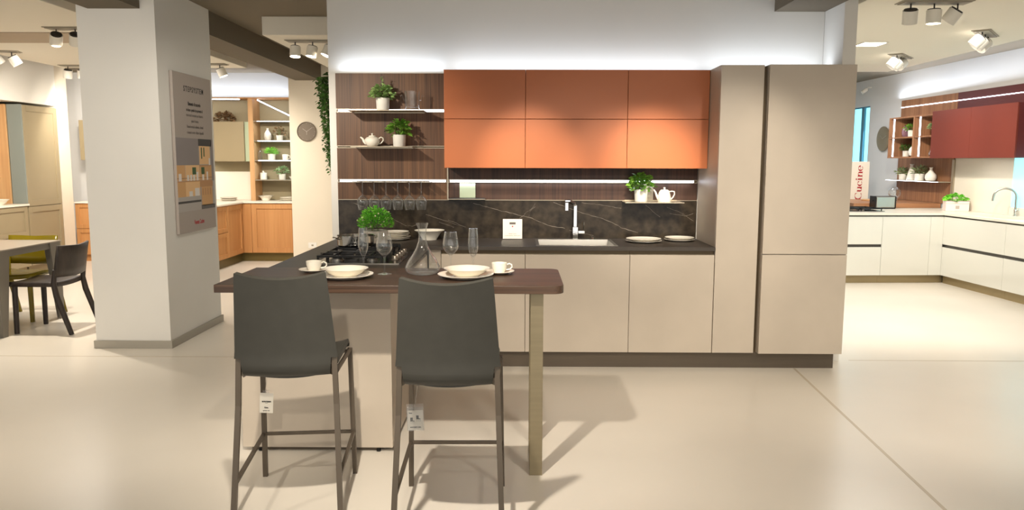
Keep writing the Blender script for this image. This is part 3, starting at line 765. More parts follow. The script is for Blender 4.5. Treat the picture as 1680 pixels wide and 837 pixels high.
for cx, cz, s_ in ((-.014, -.006, 1), (.012, .003, 1)):
    q = lambda x0,x1,z0,z1: b.box(cx+x0, cx+x1, -.0006, 0, cz+z0, cz+z1, M=TM)
    q(-.008,.003,.0,.014); q(-.008,.010,-.003,.0)
    for x in (-.007,-.001,.004,.009): q(x,x+.0007,-.014,-.003)
b.text('Kate', .007, TM @ T((-.020,-.0006,.028)) @ FRONT, weight=.0003); b.text('BONTEMPI CASA', .0062, TM @ T((0,-.0006,-.036)) @ FRONT, weight=.0003)
b.build('print', M_INK, t)

# ================================================================== POSTER
t = thing('wall_poster', 'tall narrow mauve-grey poster with kitchen photo on the side of the white pillar', 'poster', (-2.76, 6.585, .9))
X0 = -2.7685; X1 = -2.742
b = B(); b.box(X0, X1, 6.205, 6.962, .893, 2.195, bev=.001); b.build('board', M_POSTER, t)
pm = [mat('print_%d' % i, c, .55) for i, c in enumerate([(140,132,130),(206,160,108),(226,220,214),(70,66,64),(96,92,90),(60,90,50),(176,170,164),(230,188,136),(186,140,96)])]
def R(b, mi, y0, y1, z0, z1, d=.0006): b.mi = mi; b.box(X1, X1+d, y0, y1, z0, z1)
b = B(); y0, y1 = 6.207, 6.96; W_ = y1-y0; Y = lambda u: y0+W_*u; zt, zb = 1.672, 1.07; Z = lambda v: zt-(zt-zb)*v
R(b,0,Y(0),Y(.58),Z(.37),Z(0)); R(b,3,Y(.58),Y(.95),Z(.10),Z(0)); R(b,7,Y(.60),Y(.9),Z(.36),Z(.1)); R(b,1,Y(0),Y(.2),Z(.58),Z(.37)); R(b,7,Y(.21),Y(.58),Z(.58),Z(.37))
R(b,1,Y(.59),Y(.93),Z(.58),Z(.38)); R(b,1,Y(0),Y(.2),Z(.80),Z(.60)); R(b,7,Y(.2),Y(.58),Z(.80),Z(.60)); R(b,8,Y(.58),Y(.95),Z(.68),Z(.6)); R(b,1,Y(.62),Y(.93),Z(.95),Z(.68))
R(b,0,Y(.93),Y(1),Z(.6),Z(0)); R(b,6,Y(.95),Y(1),Z(.95),Z(.6)); R(b,6,Y(0),Y(.60),Z(.86),Z(.80)); R(b,3,Y(0),Y(.60),Z(.89),Z(.86)); R(b,6,Y(0),Y(.60),Z(1.0),Z(.89)); R(b,4,Y(.60),Y(1),Z(1.0),Z(.94))
R(b,8,Y(0),Y(.93),Z(.60),Z(.585),.0009); R(b,8,Y(.58),Y(.93),Z(.385),Z(.37),.0009); R(b,3,Y(.0),Y(.93),Z(.552),Z(.546),.0009)
for u, h, w in ((.07,.10,.07),(.27,.08,.05),(.35,.08,.05),(.43,.08,.05),(.52,.12,.05),(.68,.08,.05),(.80,.12,.04)): R(b,2,Y(u-w/2),Y(u+w/2),Z(.585),Z(.585-h),.0010)
for u, h, w in ((.33,.07,.09),(.50,.11,.12)): R(b,2,Y(u-w/2),Y(u+w/2),Z(.80),Z(.80-h),.0010)
R(b,2,Y(.86),Y(.90),Z(.37),Z(.27),.0010)
for u, v0, v1, w in ((.44,.40,.50,.10),(.68,.40,.50,.09),(.66,.12,.28,.03),(.73,.12,.25,.03)): R(b,5,Y(u-w/2),Y(u+w/2),Z(v1),Z(v0),.0008)
for u in (.66,.73,.80,.87): R(b,8,Y(u-.015),Y(u+.015),Z(.80),Z(.70),.0008)
b.build('kitchen_picture', pm, t)
def line(s, z, size, sx=.8, w=0, mi=0):
    b = B(); b.text(s, size, T((X1+.0002, 6.60, z)) @ FACEX, sx=sx, weight=w); b.build('lettering', (M_INK, M_INKG, M_REDINK)[mi], t)
line('S T E P S Y S T E M', 2.072, .062, .80, .0014, 0)
line('Elemento di raccordo', 1.955, .040, .72, .0012)
line('tra base e pensile che permette di', 1.905, .036, .66, .0004)
line('creare tutto il necessario per sfruttare lo', 1.862, .034, .60, 0, 1)
line('spazio di mezzo.', 1.815, .034, .66, 0, 1)
line('Elementi verticali in alluminio, schienali', 1.768, .034, .62, 0, 1)
line('e mensole in vetro o finiture disponibili', 1.720, .034, .62, 0, 1)
line('Veneta Cucine', .968, .052, .66, .0010, 2)
# ================================================================== CEILING SPOTS
def head(t, p, tilt_x, tilt_y, r=.052, h=.105, lit=True):
    M = T(p) @ Ry(tilt_y) @ Rx(tilt_x)
    b = B(); b.lathe([(0,-.012),(r*.93,-.012),(r,-.008),(r,-h),(r*.94,-h),(r*.92,-h+.01),(0,-h+.01)], 28, M)
    hd = b.build('housing', M_SPOTW, t, smooth=True, world=False)
    b = B(); b.lathe([(0,0),(r*.86,0),(r*.86,-.013),(0,-.013)], 24, M); b.build('heatsink', M_SPOTD, hd, world=False)
    b = B(); b.lathe([(0,-h+.0095),(r*.88,-h+.0095),(r*.88,-h+.004),(0,-h+.004)], 24, M); b.build('lens', M_LENS if lit else M_SPOTW, hd, world=False)
    b = B(); b.tube([(p[0], p[1], .0), (p[0], p[1], p[2]-.002)], .006, 6); b.build('arm', M_SPOTD, t, world=False)
def cluster(label, loc, n, rot, tilts, lit=True):
    t = thing('ceiling_spotlight', label, 'spotlight', loc, rot)
    w = .17*n
    b = B(); b.box(-w/2, w/2, -.075, .075, -.006, -.0005); b.box(-w/2+.015, w/2-.015, -.06, .06, -.012, -.006); b.build('mounting_plate', M_BACKPL, t, world=False)
    for i in range(n): head(t, (-w/2+.085+.17*i, 0, -.05), tilts[i][0], tilts[i][1], lit=lit)
    return t
cluster('pair of white ceiling spotlights glaring on the left drop ceiling beside the pillar', (-4.02, 7.0, 2.65), 2, 0, [(.5,.45),(.5,.35)])
cluster('white ceiling spotlight group at the far left edge above the taupe tall cabinet', (-5.55, 8.45, 2.65), 2, .3, [(.3,-.6),(.2,-.5)])
cluster('small white ceiling spotlight close against the left side of the pillar', (-5.50, 9.72, 2.65), 2, 0, [(.2,.2),(.2,.1)])
cluster('white ceiling spotlight group above the oak kitchen, right of the pillar', (-3.72, 9.55, 2.65), 2, 0, [(.6,.5),(.1,-.4)])
cluster('white ceiling spotlight row over the clock column, half hidden by the display wall', (-2.02, 7.72, 2.65), 3, 0, [(-.15,0),(-.15,.15),(-.2,.4)])
cluster('white ceiling spotlight row nearest the camera in the right hall', (3.02, 5.84, 2.65), 3, 0, [(.35,-.15),(0,0),(.45,.5)])
cluster('white ceiling spotlight row at the far end of the right hall', (4.19, 8.74, 2.65), 3, .9, [(.6,.4),(.6,.4),(.3,1.0)], lit=False)
cluster('white ceiling spotlight row beside the right wall, over the white kitchen', (4.21, 7.22, 2.65), 3, .9, [(.7,.3),(.6,.4),(.5,.7)], lit=False)
t = thing('ceiling_panel_light', 'small square glowing panel light in the right drop ceiling', 'ceiling light', (3.46, 7.85, 2.65))
b = B(); b.box(-.12, .12, -.12, .12, -.006, -.0005); b.build('frame', M_SPOTW, t, world=False)
b = B(); b.box(-.105, .105, -.105, .105, -.009, -.006); b.build('diffuser', M_PANELL, t, world=False)

# ================================================================== LEFT DINING AREA
t = thing('dining_table', 'grey rectangular dining table with broad tapered panel legs', 'table', (-5.25, 6.78, 0))
tx0, tx1, ty0, ty1 = -6.2, -4.318, 6.32, 7.22
b = B(); b.box(tx0, tx1, ty0, ty1, .728, .74, bev=.002); b.build('tabletop', M_DTABLE, t)
b = B(); b.box(tx0+.02, tx1-.02, ty0+.02, ty0+.04, .672, .7275); b.box(tx0+.02, tx1-.02, ty1-.04, ty1-.02, .672, .7275); b.box(tx1-.04, tx1-.02, ty0+.0405, ty1-.0405, .672, .7275); b.box(tx0+.02, tx0+.04, ty0+.0405, ty1-.0405, .672, .7275)
b.build('apron', M_DAPRON, t)
for sx in (0, 1):
    for sy in (0, 1):
        X = tx1-.008 if sx else tx0+.008; Yc = ty1-.008 if sy else ty0+.008; dx = -1 if sx else 1; dy = -1 if sy else 1
        b = B()
        for vert in (0, 1):
            tt = bmesh.new()
            w0, w1, th = .155, .065, .012
            if vert: P = [(X, Yc+dy*th, 0), (X, Yc+dy*w1, 0), (X, Yc+dy*w0, .7275), (X, Yc+dy*th, .7275)]; off = Vector((dx*th, 0, 0))
            else: P = [(X, Yc, 0), (X+dx*w1, Yc, 0), (X+dx*w0, Yc, .7275), (X, Yc, .7275)]; off = Vector((0, dy*th, 0))
            a = [tt.verts.new(p) for p in P]; c = [tt.verts.new(Vector(p)+off) for p in P]
            tt.faces.new(a); tt.faces.new(c[::-1])
            for i in range(4): tt.faces.new((a[i], c[i], c[(i+1)%4], a[(i+1)%4]))
            bmesh.ops.recalc_face_normals(tt, faces=tt.faces); b.merge(tt)
        b.build('leg', M_DAPRON, t)
def chair(label, loc, rot, m):
    t = thing('dining_chair', label, 'chair', loc, rot)
    b = B(); bm = b.bm; rows = []
    for y in (-.15,-.10,0,.1,.2,.265):
        w = .225 - (.02 if y > .2 else 0) - (.012 if y < -.12 else 0)
        rows.append([bm.verts.new((w*(i/8*2-1), y, .432-.012*(1-(i/8*2-1)**2))) for i in range(9)])
    for a in range(5):
        for i in range(8): bm.faces.new((rows[a][i], rows[a][i+1], rows[a+1][i+1], rows[a+1][i]))
    b.build('seat', m, t, smooth=True, world=False, solid=.038)
    b = B(); bm = b.bm; rows = []
    for z, y in ((.485,-.160),(.56,-.172),(.66,-.188),(.755,-.205)):
        rows.append([bm.verts.new((.235*(i/10*2-1), y-.045*(1-(i/10*2-1)**2), z+.012*(abs(i/10*2-1)))) for i in range(11)])
    for a in range(3):
        for i in range(10): bm.faces.new((rows[a][i], rows[a][i+1], rows[a+1][i+1], rows[a+1][i]))
    b.build('backrest', m, t, smooth=True, world=False, solid=.018)
    for s in (-1, 1):
        b = B(); b.tube([(s*.200,.205,.416),(s*.205,.21,0)], [.023,.020], 12); b.build('leg', m, t, world=False, smooth=True)
        b = B(); b.tube([(s*.226,-.165,.56),(s*.222,-.145,.44),(s*.222,-.165,.33),(s*.225,-.275,0)], [.016,.022,.025,.020], 12); b.build('leg', m, t, world=False, smooth=True)
    return t
chair('dark brown wooden dining chair at the end of the grey table', (-4.11, 6.70, 0), PI/2, M_DARKWOOD)
chair('olive yellow translucent dining chair behind the grey table', (-4.70, 7.20, 0), PI, M_OLIVEC)
# ------------------------------------------------------------------ framed fronts
def framed(t, name, axis, a0, a1, z0, z1, p, m, fw_=.065, th=.02, d=1, inset=.013):
    """shaker front; axis 'x': spans x, faces -y at y=p; axis 'y': spans y, faces +x at x=p"""
    b = B()
    def bx(u0, u1, w0, w1, q0, q1, bev=.0015):
        if axis == 'x': b.box(u0, u1, p+q0, p+q1, w0, w1, bev=bev)
        else: b.box(p-q1, p-q0, u0, u1, w0, w1, bev=bev)
    g = .0015; a0 += g; a1 -= g; z0 += g; z1 -= g
    bx(a0, a0+fw_, z0, z1, 0, th); bx(a1-fw_, a1, z0, z1, 0, th); bx(a0+fw_, a1-fw_, z0, z0+fw_, 0, th); bx(a0+fw_, a1-fw_, z1-fw_, z1, 0, th)
    bx(a0+fw_, a1-fw_, z0+fw_, z1-fw_, inset, th, 0)
    return b.build(name, m, t)
# left taupe kitchen
t = thing('tall_cabinet', 'tall taupe framed cabinet against the left wall', 'tall cabinet', (-6.7, 10.42, 0))
b = B(); b.box(-6.998, -6.422, 10.04, 10.79, .1, 2.20); b.box(-6.998, -6.46, 10.05, 10.78, 0, .0995); b.build('body', M_SAGE, t)
framed(t, 'door', 'y', 10.04, 10.79, .885, 2.195, -6.40, M_SAGE, .075); framed(t, 'door', 'y', 10.04, 10.79, .105, .880, -6.40, M_SAGE, .075)
b = B(); b.box(-6.585, -6.40, 10.018, 10.0385, .925, 2.2, bev=.001); tag(b.build('side_panel', M_GREYGL), 'blue-grey side panel standing against the taupe tall cabinet', 'panel')
t = thing('base_cabinet', 'taupe framed drawer cabinet under a white worktop at the left wall', 'kitchen cabinet', (-6.7, 9.2, 0))
b = B(); b.box(-6.998, -6.422, 8.0, 10.015, .1, .895); b.box(-6.998, -6.46, 8.0, 10.01, 0, .0995); b.build('body', M_SAGE, t)
for y0, y1 in ((9.25, 10.015), (8.48, 9.247)):
    for z0, z1 in ((.105, .50), (.505, .89)): framed(t, 'drawer', 'y', y0, y1, z0, z1, -6.40, M_SAGE, .06)
b = B(); b.box(-6.998, -6.385, 7.98, 10.0395, .8965, .922, bev=.002); tag(b.build('worktop', M_WTOP), 'white worktop on the taupe drawers at the left wall', 'worktop')
t = thing('open_shelf', 'oak open shelf unit with ledges above the white worktop at far left', 'shelf unit', (-6.85, 9.6, .922))
b = B(); b.box(-6.998, -6.59, 9.99, 10.015, .9235, 2.2, bev=.001); b.build('side_board', M_OAKL, t)
b = B(); b.box(-6.998, -6.985, 8.6, 9.988, .9235, 2.2); b.build('back_board', M_GREYGL, t)
for z in (1.28, 1.60, 1.92, 2.18):
    b = B(); b.box(-6.984, -6.70, 8.6, 9.988, z-.02, z, bev=.001); b.build('shelf_board', M_OAKL, t)
b = B(); b.lathe([(0,0),(.05,0),(.075,.01),(.09,.05),(.088,.1),(.07,.14),(.04,.155),(.04,.15),(0,.14)], 28); o = b.build('vase', M_CER, smooth=True, world=False, origin=(0,0,0)); o.location = (-6.83, 9.84, 1.6005)
tag(o, 'rounded white vase on the oak ledge at the far left edge', 'vase')
dish('serving_bowl', 'white oval bowl on the white worktop at the far left edge', 'bowl', (-6.57, 9.66, .9225), bowl_prof(.15, .07))
# oak corner kitchen
OB = 11.95
t = thing('base_cabinet', 'oak framed base cabinet facing the hall, under the lit niche shelves', 'kitchen cabinet', (-3.65, 11.7, 0))
b = B(); b.box(-4.05, -3.255, 11.372, OB, .131, .866); b.build('body', M_OAK, t)
framed(t, 'door', 'x', -3.945, -3.255, .131, .860, 11.35, M_OAK, .075)
b = B(); b.box(-4.069, -3.948, 11.35, 11.371, .131, .860, bev=.001); b.build('corner_filler', M_OAK, t)
b = B(); b.box(-4.12, -3.255, 11.41, 11.425, 0, .130); b.build('plinth', M_OLIVEB, t)
t = thing('base_cabinet', 'oak drawer and door cabinet run side-on beside the pillar', 'kitchen cabinet', (-4.4, 10.8, 0))
b = B(); b.box(-4.70, -4.092, 9.5, OB, .131, .866); b.build('body', M_OAK, t)
framed(t, 'door', 'y', 10.76, 11.348, .131, .860, -4.07, M_OAK, .075)
for z0, z1 in ((.131, .49), (.495, .860)):
    framed(t, 'drawer', 'y', 10.155, 10.757, z0, z1, -4.07, M_OAK, .06); framed(t, 'drawer', 'y', 9.55, 10.152, z0, z1, -4.07, M_OAK, .06)
b = B(); b.box(-4.135, -4.12, 9.5, 11.409, 0, .130); b.build('plinth', M_OLIVEB, t)
b = B(); b.box(-4.72, -4.05, 9.48, OB, .867, .89, bev=.001); b.box(-4.0495, -3.255, 11.33, OB, .867, .89, bev=.001)
tag(b.build('worktop', M_WTOP), 'white L-shaped worktop on the oak cabinets', 'worktop')
t = thing('wall_panelling', 'khaki niche panelling with oak upright and glowing strips above the oak cabinets', 'wall panel', (-3.9, 11.9, .89))
b = B(); b.box(-3.96, -3.255, OB-.02, OB, .891, 2.40); b.box(-4.72, -4.035, OB-.02, OB, 1.32, 2.40); b.build('back_panel', M_TAUPEPANEL, t)
b = B(); b.box(-4.72, -4.035, OB-.02, OB, .891, 1.319); b.build('splashback', M_WTOP, t)
b = B(); b.box(-4.033, -3.962, 11.62, OB, .891, 2.40, bev=.001); b.build('upright', M_OAKL, t)
b = B(); b.box(-4.72, -3.255, 11.60, OB, 2.401, 2.418, bev=.001); b.build('top_board', M_OAK, t)
b = B(); b.box(-4.72, -4.17, 11.66, 11.68, 2.388, 2.3995); b.build('led_strip', M_LED2, t)
b = B(); b.tube([(-3.93, 11.75, 2.39), (-3.27, 11.75, 2.075)], .007, square=True); b.build('diagonal_led_strip', M_LED2, t)
b = B(); b.box(-4.71, -4.04, OB-.04, OB-.021, .891, .95); b.build('upstand', M_WTOP, t)
lev = [1.202, 1.494, 1.785, 2.075]
for z, nm in zip(lev, ('lowest', 'second', 'third', 'top')):
    t = thing('niche_shelf', '%s glass shelf of the lit niche over the oak cabinets' % nm, 'shelf', (-3.6, 11.78, z), 0, 'lit niche shelves')
    b = B(); b.box(-3.96, -3.255, 11.62, OB-.0205, z-.010, z, bev=.001); b.build('board', M_BACKPL, t)
    b = B(); b.box(-3.90, -3.255, 11.612, 11.6195, z-.010, z-.001)
    if z > 1.3: b.build('led_strip', M_LED2, t)
    else: b.build('edge_strip', M_ALU, t)
t = thing('wall_cabinet', 'beige satin wall cabinet beside the oak upright, above the corner worktop', 'wall cabinet', (-4.3, 11.75, 1.475))
b = B(); b.box(-4.71, -4.10, 11.62, OB-.021, 1.477, 2.06); b.build('body', M_TAUPEPANEL, t)
b = B(); b.box(-4.71, -4.10, 11.60, 11.6195, 1.475, 2.062, bev=.001); b.build('door', M_BEIGEDOOR, t)
b = B(); b.box(-4.098, -4.036, 11.64, 11.65, 1.475, 2.062); b.build('glass_edge', M_GREENPL, t)
# ornaments
t = thing('dried_wreath', 'brown dried flower bundle lying on the beige wall cabinet', 'dried flowers', (-4.45, 11.78, 2.062))
b = B(); foliage(b, .16, .09, .14, 260, .05, .03, 21, z0=.01, droop=.1); b.build('dried_heads', M_LEAFB, t, world=False)
b = B(); b.tube([(-.13,0,.006),(0,.02,.010),(.13,-.01,.006)], .004, 6); b.build('stalks', M_LEAFB, t, world=False)
def vase(label, loc, prof, m=None, name='vase', cat='vase'):
    b = B(); b.lathe(prof, 28); o = b.build(name, m or M_CERM, smooth=True, world=False, origin=(0,0,0)); o.location = loc; return tag(o, label, cat)
YS = 11.78
vase('bottle-shaped pale vase on the third niche shelf', (-3.80, YS, 1.7855), [(0,0),(.035,0),(.045,.01),(.056,.06),(.05,.11),(.025,.15),(.014,.165),(.018,.188),(.013,.188),(.010,.165),(0,.15)], M_CERG)
potted('potted_plant', 'brown dried plant in a white pot on the third niche shelf', (-3.62, YS, 1.7855), .05, .085, M_LEAFB, dict(rx=.08, ry=.05, h=.14, n=50, L=.05, W=.03, seed=31))
t = thing('glass_cloche', 'small clear glass dome on the second niche shelf', 'glass', (-3.925, YS, 1.4945))
glass_lathe('glass_body', [(0,0),(.035,0),(.036,.1),(.03,.14),(.012,.155),(.012,.165),(.02,.175),(.012,.19),(0,.192),(0,.15),(.026,.137),(.033,.1),(.032,.004),(0,.004)], 0, parent=t, n=24)
t = potted('potted_plant', 'bright green grass tuft in a white pot on the second niche shelf', (-3.75, YS, 1.4945), .058, .095, M_LEAF3, dict(rx=.075, ry=.07, h=.08, n=240, L=.075, W=.006, seed=33, droop=.05))
def mug(label, loc, rot):
    t = thing('mug', label, 'mug', loc, rot, 'mugs on the niche shelf')
    b = B(); b.lathe([(0,0),(.036,0),(.040,.004),(.046,.09),(.043,.09),(.037,.008),(0,.008)], 28); b.build('mug_body', M_CER, t, smooth=True, world=False)
    b = B(); b.tube([(.044,0,.075),(.066,0,.07),(.072,0,.045),(.060,0,.022),(.040,0,.02)], .0045, 8); b.build('handle', M_CER, t, smooth=True, world=False)
mug('white mug with its handle to the right on the second niche shelf', (-3.545, YS, 1.4945), 0)
mug('white mug half hidden by the clock column on the second niche shelf', (-3.40, YS, 1.4945), 0)
t = thing('storage_jar', 'small white lidded jar on the lowest niche shelf', 'jar', (-3.885, YS, 1.2025))
b = B(); b.lathe([(0,0),(.045,0),(.05,.006),(.05,.085),(.046,.09),(0,.09)], 28); b.build('jar_body', M_CER, t, smooth=True, world=False)
b = B(); b.lathe([(0,0),(.052,0),(.052,.012),(.02,.02),(.008,.022),(.014,.034),(.008,.042),(0,.043)], 28, T((0,0,.0905))); b.build('lid', M_CER, t, smooth=True, world=False)
potted('potted_plant', 'pale green succulent in a white pot on the lowest niche shelf', (-3.60, YS, 1.2025), .05, .085, M_LEAF4, dict(rx=.10, ry=.07, h=.11, n=90, L=.06, W=.03, seed=35))
dish('serving_bowl', 'small white bowl at the right end of the lowest niche shelf', 'bowl', (-3.43, YS, 1.2025), bowl_prof(.07, .05))
dish('serving_bowl', 'white bowl on the white worktop under the niche shelves', 'bowl', (-3.84, 11.72, .8905), deep_prof(.115, .07))
for k in range(2): dish('dinner_plate', '%s of the two white plates under the niche shelves' % ('lower', 'upper')[k], 'plate', (-3.50, 11.72, .8905+.026*k), [(0,0),(.09,0),(.125,.02),(.125,.024),(.09,.008),(0,.006)], group='plates under the niche')
for k in range(2): dish('dinner_plate', '%s of the two pale plates in the corner beside the pillar' % ('lower', 'upper')[k], 'plate', (-4.36, 11.6, .8905+.026*k), [(0,0),(.09,0),(.125,.02),(.125,.024),(.09,.008),(0,.006)], m=M_CERG, group='plates in the oak kitchen corner')
# second oak unit far left of the pillar
t = thing('base_cabinet', 'oak framed cabinet seen between the taupe tall cabinet and the pillar', 'kitchen cabinet', (-6.0, 11.6, 0))
b = B(); b.box(-6.51, -5.4, 11.30, 12.015, .1, .86); b.box(-6.5, -5.4, 11.35, 12.0, 0, .0995); b.build('body', M_OAK, t)
framed(t, 'drawer', 'x', -6.51, -5.91, .49, .858, 11.28, M_OAK, .06); framed(t, 'drawer', 'x', -6.51, -5.91, .105, .486, 11.28, M_OAK, .06); framed(t, 'door', 'x', -5.91, -5.4, .105, .858, 11.28, M_OAK, .06)
b = B(); b.box(-6.53, -5.38, 11.26, 12.015, .861, .88, bev=.001); b.build('worktop', M_WTOP, t)
t = thing('wall_cabinet', 'beige wall cabinet partly hidden behind the left side of the pillar', 'wall cabinet', (-6.2, 11.8, 1.49))
b = B(); b.box(-6.56, -5.7, 11.62, 12.015, 1.492, 2.08); b.build('body', M_TAUPEPANEL, t)
b = B(); b.box(-6.56, -5.7, 11.60, 11.6195, 1.49, 2.08, bev=.001); b.build('door', M_BEIGEDOOR, t)
# column clock
t = thing('wall_clock', 'round taupe wall clock with pale hands on the cream column', 'clock', (-3.005, 11.03, 1.76))
CK = T((-3.005, 11.049, 1.898)) @ FRONT
b = B(); b.lathe([(0,0),(.137,0),(.137,.026),(.131,.030),(.127,.026),(.127,.018),(0,.018)], 48, CK); b.build('case', M_CLOCK, t, smooth=True)
b = B()
for a, L_ in ((.95, .070), (-.95, .100), (PI, .045)): b.box(-.0025, .0025, 0, L_, .0195, .021, M=CK @ Rz(a))
b.lathe([(0,.0185),(.006,.0185),(.006,.023),(0,.023)], 16, CK); b.build('hands', M_POSTER, t)
b = B()
for k in range(12): b.box(-.0015, .0015, .108, .120, .0182, .0192, M=CK @ Rz(k*PI/6))
b.build('hour_marks', M_POSTER, t)
t = thing('wall_socket', 'small pale socket plate low on the cream column', 'socket', (-2.97, 11.04, .24))
b = B(); b.box(-3.03, -2.91, 11.041, 11.049, .24, .32, bev=.002); b.build('plate', M_WALL, t)
b = B(); b.box(-2.985, -2.955, 11.038, 11.0405, .268, .292, bev=.001); b.build('outlet', M_BACKPL, t)
# ivy hung behind the display wall
t = thing('hanging_ivy', 'long trailing green ivy hanging at the left edge of the display wall', 'hanging plant', (-1.47, 6.43, 2.06))
b = B(); b.lathe([(0,0),(.05,0),(.075,.01),(.085,.12),(.08,.12),(.07,.02),(0,.02)], 28); b.build('planter', M_CERM, t, smooth=True, world=False)
b = B(); b.box(-.06, .06, -.129, -.085, .05, .12); b.build('bracket', M_BLACK, t, world=False)
b = B(); r = random.Random(12); st_ = []
for k in range(24):
    x = -.045-r.random()*.14; y = r.uniform(-.08, .08); L_ = r.uniform(.25, .80) if k > 6 else r.uniform(.62, .82); x2 = x*.72 + (-.02 if L_ < .5 else .02)
    st_.append((x, y, x2, L_)); n = int(L_/.015)
    for j in range(n):
        f_ = j/n; z = .10-L_*f_; xx = x+(x2-x)*f_ + r.uniform(-.016,.016); yy = y + r.uniform(-.03,.03)
        a = r.uniform(0, 2*PI); b.leaf((xx, yy, z), (math.cos(a), math.sin(a), -.4), r.uniform(.024,.036), r.uniform(.020,.028), r.uniform(-.6,.6), .15, .2)
foliage(b, .13, .10, .07, 70, .036, .028, 40, z0=.10, droop=.4)
b.build('foliage', M_LEAF5, t, world=False)
b = B()
for x, y, x2, L_ in st_: b.tube([(x*.3, y*.5, .115), (x, y, .10), (x2, y, .10-L_)], .0013, 5)
b.build('stems', M_STEM, t, world=False)

# ================================================================== RIGHT WHITE KITCHEN (frame RK: x' out of the right wall is negative, y' runs away)
def rk(x, y, z): return RK @ Vector((x, y, z))
def rthing(name, label, cat, x, y, z, group=None): return thing(name, label, cat, tuple(rk(x, y, z)), .05, group)
def lb(t, x, y, z): return B(T((-x, -y, -z)))     # local builder: coordinates of frame RK minus the thing's base
fx = -.62
for i, (y0, y1, lab) in enumerate(((-1.15, -.0, 'glossy white drawer cabinet along the right wall, next to the inner corner'), (-2.3, -1.152, 'glossy white drawer cabinet along the right wall, cut by the photo edge'))):
    P0 = (-.3, (y0+y1)/2, 0); t = rthing('base_cabinet', lab, 'kitchen cabinet', *P0, group='white drawer cabinets at the right wall')
    b = lb(t, *P0)
    for q in ((-.598,-.002,y0,y0+.018,.101,.845),(-.598,-.002,y1-.018,y1,.101,.845),(-.598,-.002,y0+.018,y1-.018,.101,.119),(-.02,-.002,y0+.018,y1-.018,.119,.845),(-.598,-.59,y0+.018,y1-.018,.119,.845)): b.box(*q)
    b.build('body', M_GREYRC, t, world=False)
    for z0, z1 in ((.101, .452), (.487, .828)):
        b = lb(t, *P0); b.box(fx, -.599, y0+.001, y1-.001, z0, z1, bev=.0015); b.build('drawer', M_GLOSSW, t, world=False)
    b = lb(t, *P0); b.box(-.575, -.56, y0, y1, 0, .1); b.build('plinth', M_BRASSP, t, world=False)
P0 = (-1.05, .5, 0); t = rthing('base_cabinet', 'glossy white door cabinet facing the hall, under the toaster', 'kitchen cabinet', *P0)
b = lb(t, *P0); b.box(-1.388, -.60, .002, 1.04, .101, .845); b.build('body', M_GREYRC, t, world=False)
b = lb(t, *P0); b.box(-1.386, -.785, -.02, .0015, .101, .828, bev=.0015); b.build('door', M_GLOSSW, t, world=False)
b = lb(t, *P0); b.box(-.782, -.622, -.02, .0015, .101, .828, bev=.0015); b.build('corner_filler', M_GLOSSW, t, world=False)
b = lb(t, *P0); b.box(-1.388, -.56, .035, .05, 0, .1); b.build('plinth', M_BRASSP, t, world=False)
P0 = (-1.9, .5, 0); t = rthing('base_cabinet', 'glossy white drawer cabinet facing the hall, beside the refrigerator cabinet', 'kitchen cabinet', *P0)
b = lb(t, *P0); b.box(-2.4, -1.39, .002, 1.04, .101, .845); b.build('body', M_GREYRC, t, world=False)
for z0, z1 in ((.101, .452), (.487, .828)):
    b = lb(t, *P0); b.box(-2.4, -1.390, -.02, .0015, z0, z1, bev=.0015); b.build('drawer', M_GLOSSW, t, world=False)
b = lb(t, *P0); b.box(-2.4, -1.39, .035, .05, 0, .1); b.build('plinth', M_BRASSP, t, world=False)
P0 = (-.3, 0, .85); t = rthing('worktop', 'white L-shaped worktop of the right-hand kitchen', 'worktop', *P0)
b = lb(t, *P0)
hx0, hx1, hy0, hy1 = -.50, -.13, -1.10, -.22
for q in ((-.635, -.001, hy1, 1.045), (-.635, -.001, -2.32, hy0), (-.635, hx0, hy0, hy1), (hx1, -.001, hy0, hy1), (-2.42, -.635, -.035, 1.045)): b.box(*q, .8465, .87)
b.build('slab', M_WTOP, t, world=False)
P0 = (-.3, -.66, .68); t = rthing('sink', 'white inset sink under the curved faucet, right-hand kitchen', 'sink', *P0)
b = lb(t, *P0)
for q in ((hx0, hx0+.002, hy0, hy1, .68, .846), (hx1-.002, hx1, hy0, hy1, .68, .846), (hx0+.002, hx1-.002, hy0, hy0+.002, .68, .846), (hx0+.002, hx1-.002, hy1-.002, hy1, .68, .846), (hx0, hx1, hy0, hy1, .678, .68)): b.box(*q)
b.build('basin', M_WTOP, t, world=False)
P0 = (-.07, -.50, .8705); t = rthing('kitchen_faucet', 'tall curved pale faucet over the white sink at right', 'faucet', *P0)
b = B(); b.lathe([(0,0),(.026,0),(.026,.006),(.018,.01),(.018,.07),(.014,.075),(0,.075)], 24); b.build('base', M_CHROME, t, smooth=True, world=False)
b = B(); P = [(0,0,.075),(0,0,.20)]
for k in range(11):
    a = PI*k/10; P.append((-.10+.10*math.cos(a)-0, 0, .22+.10*math.sin(a)))
P.append((-.205,0,.17)); P = [(x, -x*.55, z) for x, y, z in P]
b.tube(P, .012, 14); b.build('spout', M_STEEL, t, smooth=True, world=False)
b = B(); b.tube([(0,-.016,.05),(0,-.06,.075)], .005, 8); b.build('lever', M_CHROME, t, smooth=True, world=False)
# raised walnut slab
P0 = (-.6, 1.6, 0); t = rthing('island_counter', 'thick honey walnut snack counter behind the white worktop at right', 'counter', *P0)
b = lb(t, *P0); b.box(-1.24, -.024, 1.05, 2.2, .872, .935, bev=.002); b.build('slab', M_WALNUTRH, t, world=False)
b = lb(t, *P0); b.box(-1.2, -.024, 1.06, 2.16, 0, .871); b.build('body', M_GLOSSW, t, world=False)
